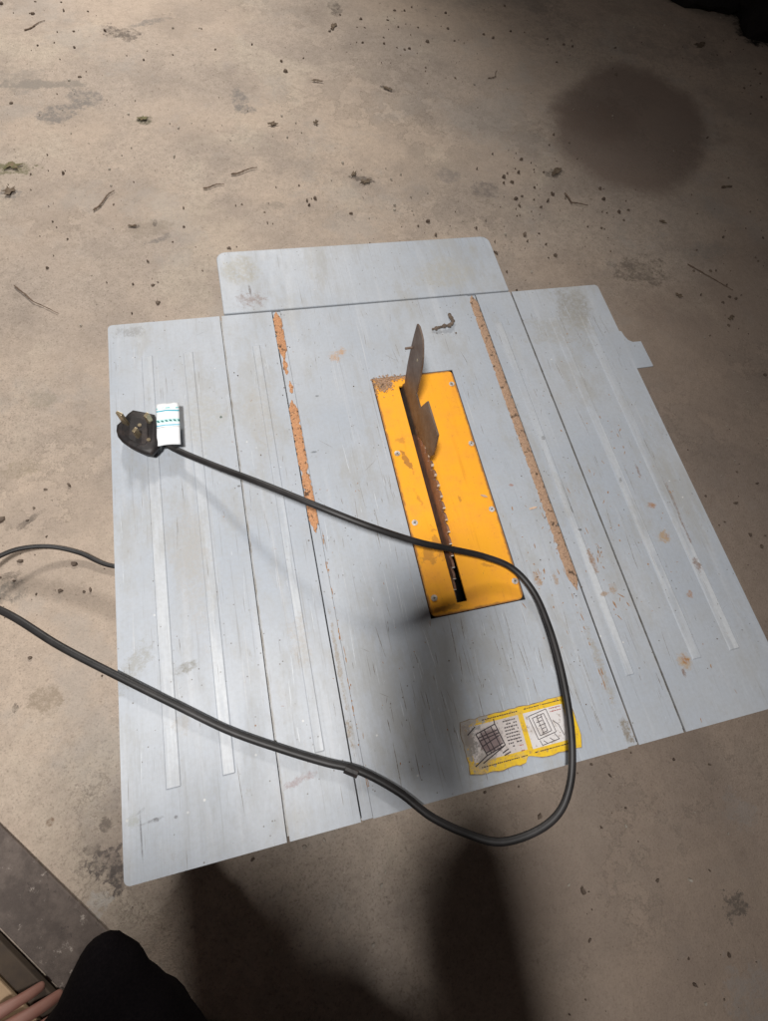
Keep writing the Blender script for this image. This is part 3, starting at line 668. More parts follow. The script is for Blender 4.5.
# warning label
def build_label():
    x0, x1, y0, y1 = -0.0315, 0.0968, 0.0132, 0.0655
    W = x1-x0; Hh = y1-y0
    def L(u, v): return (x0+u*W, y1-v*Hh)       # v runs towards the front edge
    n = N('warning_label_print', 0.5)
    s = n.new('ShaderNodeMapping'); s.vector_type = 'TEXTURE'; n.ln(n.P, s.inputs[0])
    s.inputs['Location'].default_value = (x0, y0, 0); s.inputs['Scale'].default_value = (W, Hh, 1)
    sx = n.new('ShaderNodeSeparateXYZ'); n.ln(s.outputs[0], sx.inputs[0]); U = sx.outputs[0]; Vv = n.math('SUBTRACT', 1.0, sx.outputs[1])
    def box(a, b, c, d):
        m1 = n.math('MULTIPLY', n.math('GREATER_THAN', U, a), n.math('LESS_THAN', U, b))
        m2 = n.math('MULTIPLY', n.math('GREATER_THAN', Vv, c), n.math('LESS_THAN', Vv, d)); return n.math('MULTIPLY', m1, m2)
    wf = n.noise(130, 5, 0.75)
    c = n.mix(n.step(wf, 0.4, 0.7), (0.86, 0.56, 0.02), (0.74, 0.44, 0.02))
    c = n.mix(box(0.05, 0.515, 0.14, 0.80), c, (0.66, 0.60, 0.57))
    c = n.mix(box(0.56, 0.925, 0.14, 0.82), c, (0.72, 0.69, 0.68))
    p = L(0.0, 0.25); c = n.mix(n.math('MULTIPLY', n.stain(p, (0.018, 0.03), wf, 0.9, 0, 1.0, 0.7), 0.95), c, (0.36, 0.35, 0.34))
    p = L(0.1, 0.0); c = n.mix(n.math('MULTIPLY', n.stain(p, (0.022, 0.008), wf, 0.9, 0, 1.0, 0.7), 0.95), c, (0.36, 0.34, 0.32))
    p = L(0.16, 0.75); c = n.mix(n.math('MULTIPLY', n.stain(p, (0.02, 0.010), wf, 1.1, 0.8, 1.0, 0.6), 0.8), c, (0.30, 0.27, 0.24))
    c = n.mix(n.step(wf, 0.55, 0.68, 0, 0.55), c, (0.28, 0.20, 0.14))
    c = n.mix(n.step(n.noise(40, 3, 0.6), 0.5, 0.7, 0, 0.5), c, (0.45, 0.38, 0.34))
    p = L(0.23, 0.46); c = n.mix(n.math('MULTIPLY', n.stain(p, (0.0155, 0.0145), wf, 0.25, 0, 1.0, 0.6), 0.85), c, (0.17, 0.11, 0.11))
    p = L(0.06, 0.35); c = n.mix(n.math('MULTIPLY', n.stain(p, (0.008, 0.02), wf, 0.6, 0, 1.0, 0.4), 0.6), c, (0.22, 0.18, 0.15))
    c = n.mix(n.step(n.noise(260, 4, 0.8), 0.58, 0.66, 0, 0.6), c, (0.25, 0.19, 0.15))
    n.color(c)
    P = []
    rnd = random.Random(3)
    def edge(a, b, k, amp):
        for i in range(k):
            t = i/k; u = a[0]+(b[0]-a[0])*t; v_ = a[1]+(b[1]-a[1])*t
            P.append(L(u+rnd.uniform(-amp, amp)*0.4, v_+rnd.uniform(-amp, amp)))
    edge((0.02, 0.02), (0.98, 0.0), 22, 0.012); edge((1.0, 0.04), (1.0, 0.96), 6, 0.010)
    edge((0.97, 1.0), (0.56, 1.0), 8, 0.012); P.append(L(0.53, 0.93)); P.append(L(0.50, 0.92)); P.append(L(0.47, 1.02))
    edge((0.42, 1.03), (0.05, 1.02), 10, 0.012); edge((0.0, 0.95), (0.0, 0.08), 10, 0.014)
    cx_ = (x0+x1)/2; cy_ = (y0+y1)/2
    Q = [(cx_+(q[0]-cx_)*1.012+rnd.uniform(-.0004, .0004), cy_+(q[1]-cy_)*1.03+rnd.uniform(-.0004, .0004)) for q in P]
    v, f = prism(Q, 0.0003, 0.00052); mobj('adhesive_residue', v, f, simple('label_residue', (0.20, 0.14, 0.09), 0.8, 0, (0.36, 0.30, 0.22), 160), saw)
    v, f = prism(P, 0.0003, 0.00075)
    lab = mobj('warning_label', v, f, n.m, saw)
    ink = simple('label_ink', (0.05, 0.035, 0.04), 0.7); red = simple('label_red_ink', (0.45, 0.06, 0.05), 0.7)
    def strokes(name, segs, wd, mat, z=0.00075):
        parts = []
        for (a, b) in segs:
            A = Vector(L(*a)); B = Vector(L(*b)); d = (B-A)
            if d.length < 1e-6: continue
            q = Vector((-d.y, d.x)).normalized()*wd/2
            zz = z+rnd.uniform(0.00004, 0.00012)
            parts.append(prism([A-q, B-q, B+q, A+q], z-0.0001, zz))
        v, f = join(parts); mobj(name, v, f, mat, lab)
    # left drawing: a saw table seen from above, dirty and dark
    sg = []
    quad = [(0.12, 0.30), (0.30, 0.20), (0.34, 0.62), (0.17, 0.72)]
    for i in range(4): sg.append((quad[i], quad[(i+1) % 4]))
    for k in range(4):
        t = (k+0.3+0.5*rnd.random())/4
        a = (quad[0][0]+(quad[3][0]-quad[0][0])*t, quad[0][1]+(quad[3][1]-quad[0][1])*t); b = (quad[1][0]+(quad[2][0]-quad[1][0])*t, quad[1][1]+(quad[2][1]-quad[1][1])*t)
        sg.append((a, (b[0]+rnd.uniform(-.02, .01), b[1]+rnd.uniform(-.05, .05))))
    for k in range(3):
        t = (k+0.3+0.5*rnd.random())/3
        a = (quad[0][0]+(quad[1][0]-quad[0][0])*t, quad[0][1]+(quad[1][1]-quad[0][1])*t); b = (quad[3][0]+(quad[2][0]-quad[3][0])*t, quad[3][1]+(quad[2][1]-quad[3][1])*t)
        sg.append((a, b))
    sg += [((0.17, 0.72), (0.05, 0.86)), ((0.34, 0.62), (0.12, 0.84)), ((0.05, 0.28), (0.13, 0.16)), ((0.30, 0.20), (0.30, 0.10)), ((0.3, 0.75), (0.36, 0.70)), ((0.31, 0.80), (0.37, 0.76))]
    strokes('diagram', sg, 0.0011, ink)
    # right drawing: saw in perspective
    sg = []
    q = [(0.60, 0.22), (0.77, 0.16), (0.80, 0.62), (0.63, 0.68)]
    for i in range(4): sg.append((q[i], q[(i+1) % 4]))
    q2 = [(0.63, 0.27), (0.74, 0.23), (0.765, 0.58), (0.655, 0.62)]
    for i in range(4): sg.append((q2[i], q2[(i+1) % 4]))
    for k in range(5): sg.append(((0.65+rnd.uniform(0, .04), 0.30+0.07*k), (0.70+rnd.uniform(0, .05), 0.28+0.07*k)))
    sg += [((0.67, 0.25), (0.69, 0.6)), ((0.71, 0.24), (0.73, 0.57)), ((0.64, 0.70), (0.65, 0.80)), ((0.78, 0.64), (0.81, 0.76)), ((0.65, 0.80), (0.81, 0.76)), ((0.67, 0.72), (0.70, 0.79)), ((0.73, 0.70), (0.76, 0.77)), ((0.80, 0.40), (0.84, 0.5)), ((0.84, 0.5), (0.86, 0.72))]
    strokes('diagram', sg, 0.0007, ink)
    # worn print: rows of broken dark marks, too rubbed to read
    def rows(u0, u1, v0, v1, k, mat, skew=-0.01):
        sg = []
        for r in range(k):
            v_ = v0+(v1-v0)*r/max(1, k-1); u = u0
            while u < u1-0.006:
                l = rnd.uniform(0.008, 0.022); e = min(u+l, u1)
                if rnd.random() < 0.9: sg.append(((u, v_+skew*u), (e, v_+skew*e)))
                u = e+rnd.uniform(0.003, 0.006)
        return sg
    strokes('small_print', rows(0.37, 0.49, 0.20, 0.62, 8, ink)+rows(0.40, 0.44, 0.68, 0.69, 1, ink), 0.0012, ink)
    strokes('small_print', rows(0.80, 0.90, 0.18, 0.24, 2, red), 0.0009, red)
    strokes('small_print', rows(0.46, 0.49, 0.70, 0.80, 2, red), 0.0009, red)
    for q in ((0.10, 0.50, 0.905, 0.925), (0.57, 0.90, 0.895, 0.90), (0.2, 0.52, 0.075, 0.08), (0.58, 0.93, 0.07, 0.075)): strokes('border_print', rows(*q, 1, ink), 0.0010, ink)
build_label()

# housing and feet under the table
def housing():
    zb, zt = FZ+0.02, -0.034
    v, f = join([boxvf(-0.19, 0.19, 0.05, 0.054, zb, zt), boxvf(-0.19, 0.19, 0.586, 0.59, zb, zt), boxvf(-0.19, -0.186, 0.0541, 0.5859, zb, zt),
                 boxvf(0.186, 0.19, 0.0541, 0.5859, zb, zt), boxvf(-0.1859, 0.1859, 0.0541, 0.5859, zb, zb+0.004)])
    mobj('housing', v, f, M_body, saw)
    for sx in (-1, 1):
        for y in (0.08, 0.56):
            v, f = cyl((0.165*sx, y, FZ), (0, 0, 1), 0.018, 0.022, 16); mobj('foot', v, f, M_plug, saw, bevel=0.002)
    for k in range(7):
        pass
housing()

# ------------------------------------------------------------ sawdust in the slots
def dust(name, segs, mat, label, w_amp=0.0030, z=0.0):
    V = []; F = []; rnd = random.Random(len(name)+len(segs))
    for (xa, xb, ya, yb, taper, h) in segs:
        n = max(8, int((yb-ya)/0.0014)); o = len(V)
        for i in range(n+1):
            t = i/n; y = ya+(yb-ya)*t
            e = 1.0
            if taper:
                e = min(1, t*(yb-ya)/0.018+0.15, (1-t)*(yb-ya)/0.014+0.1)
            mid = (xa+xb)/2; half = (xb-xa)/2*e
            l = mid-half+w_amp*noise.noise(Vector((y*160, 3, 0)))*1.0; r = mid+half+w_amp*noise.noise(Vector((y*160, 9, 0)))
            l = max(l, xa); r = min(r, xb)
            for k in range(7):
                s = k/6; x = l+(r-l)*s
                zz = z-0.0011+h*(0.55+0.45*math.sin(math.pi*s))*(0.75+0.5*noise.noise(Vector((x*300, y*300, 0)))) if 0 < k < 6 else z-0.00115
                V.append((x, y, zz))
        for i in range(n):
            for k in range(6):
                a = o+i*7+k; F.append((a, a+1, a+8, a+7))
    ob = mobj(name, V, F, mat); s = ob.modifiers.new('solid', 'SOLIDIFY'); s.thickness = 0.0002; s.offset = -1
    tag(ob, label, 'sawdust', kind='stuff'); return ob
dust('sawdust', [(SL[0]+0.0003, SL[1]-0.0004, 0.557, 0.6385, 1, 0.0013), (SL[0]+0.0022, SL[1]-0.003, 0.53, 0.56, 1, 0.0007), (SL[0]+0.0003, SL[1]-0.0004, 0.375, 0.489, 1, 0.0014),
                 (SL[0]+0.004, SL[1]-0.0004, 0.50, 0.52, 1, 0.0007), (SL[0]+0.001, SL[1]-0.0004, 0.302, 0.385, 1, 0.0014)], M_saw, 'orange sawdust packed in the left slot of the table', z=0.0008)
dust('sawdust', [(SR[0]+0.0003, SR[1]-0.0006, 0.175, 0.6385, 1, 0.0013)], M_saw2, 'long tan strip of sawdust packed in the right slot of the table', z=0.0008)

# ------------------------------------------------------------ power cord
cord = empty('power_cord', (-0.34, 0.47, 0.0))
tag(cord, 'black power cord with three-pin plug looping across the grey saw table', 'power cord')
Pc = []
def cp(u, v, z): Pc.append(at(u, v, z))
cp(166, 444, 0.012); cp(181, 452, 0.014); cp(215, 466, 0.026); cp(262, 484, 0.046); cp(318, 506, 0.060); cp(370, 526, 0.058); cp(418, 541.5, 0.042); cp(452, 549, 0.030); cp(485, 556, 0.020); cp(512, 569, 0.015)
cp(533, 592, 0.014); cp(549, 625, 0.018); cp(560, 665, 0.022); cp(568, 710, 0.024); cp(573, 750, 0.022); cp(571, 785, 0.020); cp(559, 813, 0.018); cp(535, 832, 0.015); cp(500, 841, 0.012); cp(465, 833, 0.009)
cp(430, 816, 0.008); cp(398, 793, 0.0065); cp(360, 772, 0.0055); cp(325, 763, 0.0055); cp(285, 750, 0.0055); cp(230, 731, 0.0055); cp(175, 706, 0.006); cp(122, 678, 0.006); cp(60, 646, 0.004); cp(5, 613, -0.002)
cp(-50, 590, -0.02); cp(-95, 580, -0.07); cp(-105, 575, -0.14); cp(-70, 572, -0.21); cp(-25, 570, -0.25); cp(0, 556, -0.262); cp(22, 548, -0.27); cp(50, 547, -0.280); cp(80, 553, -0.289); cp(112, 565.5, -0.2935)
_r = random.Random(21)
Pc = [q+Vector((_r.uniform(-1, 1), _r.uniform(-1, 1), 0))*0.0009 for q in Pc]
e = at(112, 565.5, -0.2935)
Pc += [e+Vector((0.08, -0.02, 0)), e+Vector((0.18, -0.03, 0.02)), Vector((-0.20, 0.36, -0.24)), Vector((-0.17, 0.36, -0.22))]
v, f = tube(catmull(Pc, 9), 0.0039, 12, 0.85)
cable = mobj('cable', v, f, M_cable, cord, smooth=True)
# black tape scrap where the cord crosses the left slot
q0 = at(350, 766, 0.005)
v, f = tube([at(345, 768, 0.0056), at(352, 771, 0.0056), at(358, 773.5, 0.0056)], 0.0050, 10, 0.8)
mobj('tape', v, f, M_plug, cord, smooth=False, bevel=0.0004)
def build_plug():
    out = [(133, 409), (144, 411), (154.7, 413.6), (157, 428), (158.6, 447), (151.6, 454.5), (143, 453), (136, 450), (128, 446), (121.5, 441.5), (117, 436), (115.4, 430), (116, 425), (120, 421), (124, 417), (128, 412.5)]
    top = [at(u, v_, 0.020) for u, v_ in out]
    c = sum(top, Vector())/len(top)
    n = len(top); rings = []
    for (s, z) in ((0.76, 0.0004), (0.84, 0.004), (0.93, 0.011), (0.99, 0.0175), (0.93, 0.0205), (0.80, 0.0215)):
        rings.append([Vector((c.x+(p.x-c.x)*s, c.y+(p.y-c.y)*s, z+0.0004*random.uniform(-1, 1))) for p in top])
    V = [p for r in rings for p in r]; F = []
    for i in range(len(rings)-1):
        for k in range(n):
            F.append((i*n+k, i*n+(k+1) % n, (i+1)*n+(k+1) % n, (i+1)*n+k))
    F.append(tuple(range(n))[::-1]); F.append(tuple(range((len(rings)-1)*n, len(rings)*n)))
    pl = mobj('plug', V, F, M_plug, cord, smooth=True)
    # raised face ridge and recess lines
    ridge = [(p.x, p.y) for p in [c+(q-c)*0.62 for q in top]]
    v, f = prism(ridge, 0.0214, 0.0226); mobj('face', v, f, M_plug, pl, bevel=0.0006)
    ang = math.atan2(0.010, -0.021)
    def pin(u, v_, w, h, z1, name='pin', rot=0.5):
        t = at(u, v_, z1); ca, sa = math.cos(rot), math.sin(rot)
        P = [(t.x+ca*a-sa*b, t.y+sa*a+ca*b) for a, b in ((-w, -h), (w, -h), (w, h), (-w, h))]
        v, f = prism(P, 0.022, z1, 0.08); mobj(name, v, f, M_brass, pl, bevel=0.0005)
    e1 = at(118.5, 412.5, 0.046); a1 = at(146, 414.5, 0.038); b1 = at(134.5, 429, 0.038)
    r = math.atan2(a1.y-b1.y, a1.x-b1.x)
    pin(119, 413, 0.0042, 0.0019, 0.045, rot=r+math.pi/2); pin(146, 414.5, 0.0034, 0.0020, 0.037, rot=r); pin(134.5, 429.5, 0.0034, 0.0020, 0.037, rot=r)
    for (u, v_) in ((139.5, 425), (148.5, 439.5)):
        t = at(u, v_, 0.0235); v, f = cyl((t.x, t.y, 0.0222), (0, 0, 1), 0.0022, 0.0016, 12); mobj('screw_head', v, f, M_brass, pl)
build_plug()
def build_tag():
    # folded paper tag round the neck of the plug: local x across, local y along
    W_, L_ = 0.0262, 0.0590
    n = N('paper_tag_print', 0.55)
    sx = n.new('ShaderNodeSeparateXYZ'); n.ln(n.P, sx.inputs[0]); Y_ = sx.outputs[1]; X_ = sx.outputs[0]
    def band(a, b): return n.math('MULTIPLY', n.math('GREATER_THAN', Y_, a), n.math('LESS_THAN', Y_, b))
    c = n.mix(n.step(n.noise(70, 4), 0.4, 0.7, 0, 0.25), (0.84, 0.86, 0.88), (0.70, 0.70, 0.72))
    c = n.mix(band(0.0178, 0.0195), c, (0.05, 0.42, 0.55))
    c = n.mix(n.math('MULTIPLY', band(0.0215, 0.0235), n.step(n.noise(300, 1), 0.5, 0.55)), c, (0.25, 0.62, 0.62))
    c = n.mix(band(0.0024, 0.0070), c, (0.55, 0.82, 0.80))
    wv = n.math('FRACT', n.math('MULTIPLY', n.math('ADD', X_, n.math('MULTIPLY', Y_, 0.7)), 210))
    c = n.mix(n.math('MULTIPLY', band(0.0030, 0.0056), n.math('LESS_THAN', wv, 0.55)), c, (0.02, 0.16, 0.17))
    c = n.mix(band(-0.0025, -0.0010), c, (0.10, 0.50, 0.68))
    c = n.mix(band(-0.0052, -0.0044), c, (0.30, 0.33, 0.36))
    n.color(c)
    V = []; nx, ny = 10, 20
    for j in range(ny+1):
        for i in range(nx+1):
            s = i/nx; t = j/ny
            x = (s-0.5)*W_; y = (t-0.5)*L_
            z = 0.0195-0.0028*abs(s-0.42)-0.0020*max(0, s-0.8)*5*0.4 + 0.0011*noise.noise(Vector((s*3, t*6, 2)))+0.0008*(1 if t < 0.42 else 0)
            V.append((x, y, z))
    F = [(j*(nx+1)+i, j*(nx+1)+i+1, (j+1)*(nx+1)+i+1, (j+1)*(nx+1)+i) for j in range(ny) for i in range(nx)]
    o = mobj('paper_tag', V, F, n.m, None, smooth=True)
    a = at(157.5, 447.5, 0.018); b = at(156, 402.5, 0.018); cc = (at(156, 402, 0.018)+at(177.5, 402, 0.018)+at(180.5, 446, 0.018)+at(159, 448, 0.018))/4
    o.parent = cord; o.location = (cc.x-cord.location.x, cc.y-cord.location.y, 0)
    o.rotation_euler = (0, 0, math.atan2(b.y-a.y, b.x-a.x)-math.pi/2)
    s = o.modifiers.new('solid', 'SOLIDIFY'); s.thickness = 0.0006
build_tag()

# ------------------------------------------------------------ bits lying on the saw
def clump(name, path, r, mat, label, cat, seed=1, flat=0.6):
    rnd = random.Random(seed)
    P = catmull([Vector(p) for p in path], 8)
    rr = [r*rnd.uniform(0.5, 1.3) for _ in P]
    v, f = tube(P, r, 8, flat, True, rfun=lambda t: rr[min(len(rr)-1, int(t*(len(rr)-1)))])
    v = [p+Vector((rnd.uniform(-1, 1), rnd.uniform(-1, 1), rnd.uniform(-0.3, 1)))*r*0.25 for p in v]
    o = mobj(name, v, f, mat, smooth=False); tag(o, label, cat); return o
clump('dirt_curl', [at(432, 329, .002), at(437, 328, .003), at(444, 326, .004), at(450, 325, .004), at(453, 321, .003), at(450, 316, .003), at(449, 313.5, .003)], 0.0026, M_crumb, 'dark curl of dirt on the tabletop just right of the knife tip', 'dirt', 4)
def chip(name, u, v, z, l, w_, rot, mat, label, cat='wood chip', h=0.0012, seed=0, kind=None, group=None):
    rnd = random.Random(seed*31+7); c = at(u, v, z); k = 8; P = []
    for i in range(k):
        a = 2*math.pi*i/k; rr = rnd.uniform(0.75, 1.1); x = math.cos(a)*l*rr; y = math.sin(a)*w_*rr
        P.append((c.x+x*math.cos(rot)-y*math.sin(rot), c.y+x*math.sin(rot)+y*math.cos(rot)))
    V, F = prism(P, z+0.0002, z+h, 0.25); o = mobj(name, V, F, mat); tag(o, label, cat, group); return o
M_chip = simple('fresh_wood_chip', (0.72, 0.52, 0.38), 0.8, 0, (0.55, 0.38, 0.26), 100)
chip('wood_chip', 484, 496, 0.0002, 0.0055, 0.0018, -0.5, M_chip, 'small pale wood chip lying on the orange insert', seed=1)
chip('wood_chip', 533, 508, 0.0, 0.0065, 0.0016, 0.1, M_chip, 'small pale wood chip on grey steel between insert and right slot', seed=2)
chip('dirt_speck', 456, 333, 0.0, 0.0016, 0.0014, 0.1, M_crumb, 'tiny dark crumb beside the dirt curl on the tabletop', 'dirt', seed=3)
# sawdust smear at the broken corner of the insert
def smear():
    rnd = random.Random(5); parts = []
    for _ in range(420):
        a = rnd.gauss(0, 1); b = rnd.gauss(0, 1)
        if rnd.random() < 0.6: x = IX0+0.012+a*0.008; y = IY1-0.010+b*0.007
        else: x = IX0+0.030+a*0.014; y = IY1-0.002+b*0.0025
        if x > 0.001 and y < 0.50: continue
        if x < IX0-0.002 or x > 0.05 or y > IY1+0.004: continue
        s = rnd.uniform(0.0006, 0.0018); an = rnd.uniform(0, 3)
        P = [(x+s*rnd.uniform(.6, 1.2)*math.cos(an+i*1.256), y+s*rnd.uniform(.5, 1)*math.sin(an+i*1.256)) for i in range(5)]
        parts.append(prism(P, 0.0003, 0.0006+rnd.uniform(0, 0.0008), 0.3))
    v, f = join(parts); o = mobj('sawdust', v, f, M_saw2); tag(o, 'tan sawdust crust on the far left corner of the orange insert', 'sawdust', kind='stuff')
smear()
def grit_on_top():
    rnd = random.Random(11); parts = []
    for _ in range(170):
        r = rnd.random()
        if r < 0.45: x = rnd.gauss((SL[0]+SL[1])/2, 0.006); y = rnd.choice((0.36, 0.47, 0.60, 0.32))+rnd.gauss(0, 0.02)
        elif r < 0.7: x = rnd.gauss((SR[0]+SR[1])/2, 0.006); y = rnd.uniform(0.16, 0.45)
        else: x = rnd.uniform(XL+0.01, XR-0.01); y = rnd.uniform(0.01, D-0.01)
        if y > D-0.003 or y < 0.003 or (IX0-.002 < x < IX1+.002 and IY0-.002 < y < IY1+.002): continue
        s = rnd.uniform(0.0004, 0.0012)
        P = [(x+s*rnd.uniform(.6, 1.2)*math.cos(i*1.256), y+s*rnd.uniform(.5, 1)*math.sin(i*1.256)) for i in range(5)]
        parts.append(prism(P, 0.0001, 0.0004+rnd.uniform(0, 0.0006), 0.3))
    v, f = join(parts); o = mobj('grit', v, f, M_crumb); tag(o, 'dark grit scattered over the steel tabletop', 'grit', kind='stuff')
grit_on_top()

# ------------------------------------------------------------ litter on the floor
def litter(name, count, mat, seed, smin, smax, label, dens):
    rnd = random.Random(seed); parts = []
    n = 0
    while n < count:
        x = rnd.uniform(-1.6, 2.2); y = rnd.uniform(-0.7, 2.9)
        if noise.noise(Vector((x*dens, y*dens, seed))) < rnd.uniform(-0.1, 0.5): continue
        if -0.18 < x < 0.18 and 0.06 < y < 0.58: continue
        n += 1
        s = smin+(smax-smin)*rnd.random()**3.2; an = rnd.uniform(0, 6.28); el = rnd.uniform(0.35, 1)
        k = rnd.choice((5, 6, 7)); P = []
        for i in range(k):
            a = 2*math.pi*i/k; rr = rnd.uniform(0.55, 1.15)*s
            px, py = math.cos(a)*rr, math.sin(a)*rr*el
            P.append((x+px*math.cos(an)-py*math.sin(an), y+px*math.sin(an)+py*math.cos(an)))
        parts.append(prism(P, FZ-0.003, FZ+min(0.004, s*rnd.uniform(0.25, 0.7)), 0.35))
    v, f = join(parts); o = mobj(name, v, f, mat); tag(o, label, 'grit', kind='stuff')
litter('floor_grit', 3300, M_crumb, 3, 0.0009, 0.0080, 'dark crumbs of dirt scattered over the concrete floor', 2.3)
litter('floor_grit', 1500, M_crumb2, 8, 0.0008, 0.0055, 'pale grit and paint flecks scattered over the concrete floor', 3.0)

def twig(u0, v0, u1, v1, r, label, mat=M_twig, mid=(0, 0), name='twig'):
    r = r*0.6
    a = at(u0, v0, FZ+r*1.0); b = at(u1, v1, FZ+r*1.0); c = at((u0+u1)/2+mid[0], (v0+v1)/2+mid[1], FZ+r*1.4)
    P = catmull([a, (a+c)/2+Vector((0.002, -0.002, 0)), c, (c+b)/2+Vector((-0.002, 0.002, 0)), b], 5)
    v, f = tube(P, r, 6, 0.8, True, rfun=lambda t: r*(1.1-0.7*t)*(0.8+0.5*abs(math.sin(t*17))))
    v = [q+Vector((noise.noise(q*180), noise.noise(q*180+Vector((5, 0, 0))), 0))*r*0.9 for q in v]; o = mobj(name, v, f, mat, smooth=True)
    tag(o, label, 'twig', 'twigs lying on the floor')
twig(93, 210, 114, 190, 0.0030, 'short straight twig on the floor at left, above the saw')
twig(203, 188, 224, 184, 0.0026, 'thin twig on the floor, lower of the two above the rear extension', mid=(0, -1))
twig(231, 174, 257, 167, 0.0030, 'thin twig on the floor, upper of the two above the rear extension')
twig(14, 285, 58, 313, 0.0024, 'long bent twig on the floor left of the saw', mid=(-3, 2))
twig(565, 193, 588, 205, 0.0032, 'curved twig lying below the dark round floor stain', mid=(-5, 3))
twig(688, 264, 733, 290, 0.0022, 'thin straight twig on the floor right of the saw')
twig(488, 78, 497, 70, 0.0022, 'tiny forked twig on the floor left of the dark stain', mid=(3, 2))
twig(24, 30, 45, 20, 0.0024, 'little twig on the floor at the far left')
def leafbit(u, v, l, w_, rot, label, mat=M_leaf, seed=0, cat='dead leaf', name='dead_leaf'):
    rnd = random.Random(seed); c = at(u, v, FZ); V = []; F = []
    k = 17; V.append(Vector((c.x, c.y, FZ+0.002)))
    for i in range(k):
        a = 2*math.pi*i/k; rr = rnd.uniform(0.35, 1.15); x = math.cos(a)*l*rr; y = math.sin(a)*w_*rr
        V.append(Vector((c.x+x*math.cos(rot)-y*math.sin(rot), c.y+x*math.sin(rot)+y*math.cos(rot), FZ+0.0006+rnd.uniform(0, 0.0028))))
    for i in range(k): F.append((0, 1+i, 1+(i+1) % k))
    o = mobj(name, V, F, mat); s = o.modifiers.new('solid', 'SOLIDIFY'); s.thickness = 0.0008
    tag(o, label, cat, 'scraps and clods on the floor')
leafbit(366, 182, 0.020, 0.010, 0.2, 'crumpled brown leaf scrap on the floor above the rear extension', seed=1)
leafbit(354, 174, 0.011, 0.007, 0.9, 'small brown leaf scrap left of the crumpled one above the saw', seed=2)
leafbit(388, 89, 0.018, 0.006, -0.5, 'narrow dark leaf scrap on the floor in the middle distance', seed=3)
leafbit(273, 124, 0.014, 0.008, 0.1, 'small black leaf scrap on the floor beyond the saw', seed=4)
leafbit(316, 123, 0.010, 0.007, 1.1, 'tiny black leaf scrap right of a similar one beyond the saw', seed=5)
leafbit(317, 81, 0.016, 0.005, -0.2, 'thin dark leaf scrap on the floor far behind the saw', seed=6)
leafbit(726, 187, 0.020, 0.008, 0.0, 'dark flat leaf scrap on the floor right of the round stain', seed=7)
leafbit(662, 222, 0.014, 0.007, -0.5, 'small dark leaf scrap below the round stain', seed=8)
leafbit(679, 296, 0.013, 0.008, -0.6, 'black leaf scrap on the floor right of the wing corner', seed=9)
leafbit(731, 318, 0.012, 0.006, 0.6, 'dark leaf scrap nearest the right edge beside the saw', seed=10)
leafbit(143, 119, 0.013, 0.011, 0.0, 'dark mossy clod on the floor at upper left', M_moss, 11, 'clod', 'moss_clod')
leafbit(12, 166, 0.030, 0.013, 0.1, 'green and brown mossy clod at the left edge of the floor', M_moss, 12, 'clod', 'moss_clod')
leafbit(10, 191, 0.018, 0.013, 0.5, 'grey brown clod just below the green mossy one', M_leaf, 13, 'clod', 'moss_clod')
leafbit(333, 27, 0.022, 0.010, 1.2, 'curled dark leaf scrap near the top of the floor', seed=14)
leafbit(556, 172, 0.022, 0.010, 0.6, 'dark scrap on the floor left below the round stain', seed=15)
leafbit(133, 226, 0.012, 0.005, 0.0, 'little dark scrap on the floor left of the rear extension', seed=16)
leafbit(700, 45, 0.03, 0.015, 0.3, 'dark scrap on the floor beside the black rubble', seed=17)

# rubble in the dark far right corner
def rock(name, u, v, r, sq, mat, label, cat, seed, dz=0.0):
    rnd = random.Random(seed); bm = bmesh.new(); bmesh.ops.create_icosphere(bm, subdivisions=3, radius=1)
    c = at(u, v, FZ)
    for p in bm.verts:
        q = p.co.copy(); k = 1+0.42*noise.noise(q*1.4+Vector((seed, 0, 0)))+0.16*noise.noise(q*4+Vector((seed, 0, 0)))
        p.co = Vector((q.x*r*k+c.x, q.y*r*k*0.8+c.y, FZ+dz+max(-0.01, (q.z*sq*k+sq*0.6)*r)))
    me = bpy.data.meshes.new(name); bm.to_mesh(me); bm.free(); me.materials.append(mat)
    o = bpy.data.objects.new(name, me); COL.objects.link(o); tag(o, label, cat); return o
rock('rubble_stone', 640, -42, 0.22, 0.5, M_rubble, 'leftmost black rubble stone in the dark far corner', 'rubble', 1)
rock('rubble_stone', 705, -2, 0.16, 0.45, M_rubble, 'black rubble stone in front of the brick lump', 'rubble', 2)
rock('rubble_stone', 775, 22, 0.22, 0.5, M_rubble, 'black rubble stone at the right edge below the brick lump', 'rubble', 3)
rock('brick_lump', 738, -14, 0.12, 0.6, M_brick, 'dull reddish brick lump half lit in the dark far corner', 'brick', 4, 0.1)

# ------------------------------------------------------------ plank and shadow strips at the photographer's knee
dv = Vector((0.655, -0.756, 0)); nv = Vector((-0.756, -0.655, 0))
def board(name, off, wid, s0, s1, z0, z1, mat, label, cat):
    o0 = Vector((-0.629, 0.063, 0))
    P = [o0+dv*s0+nv*off, o0+dv*s1+nv*off, o0+dv*s1+nv*(off+wid), o0+dv*s0+nv*(off+wid)]
    v, f = prism([(p.x, p.y) for p in P], z0, z1); o = mobj(name, v, f, mat, bevel=0.0015); tag(o, label, cat)
board('shadow_strip', 0.0, 0.074, -0.9, 0.42, FZ+0.0005, FZ+0.006, M_shadow_strip, 'thin floor-toned strip standing in for a shadow at the lower left, running under the knee', 'shadow strip')  # shadow on the floor built as a thin darker strip
board('narrow_shade_strip', 0.078, 0.022, -0.9, 0.40, FZ+0.002, FZ+0.014, M_narrow_shade, 'narrow dark strip beside the floor-toned one, standing in for shade', 'batten')  # second band of floor shade built as a narrow dark bar
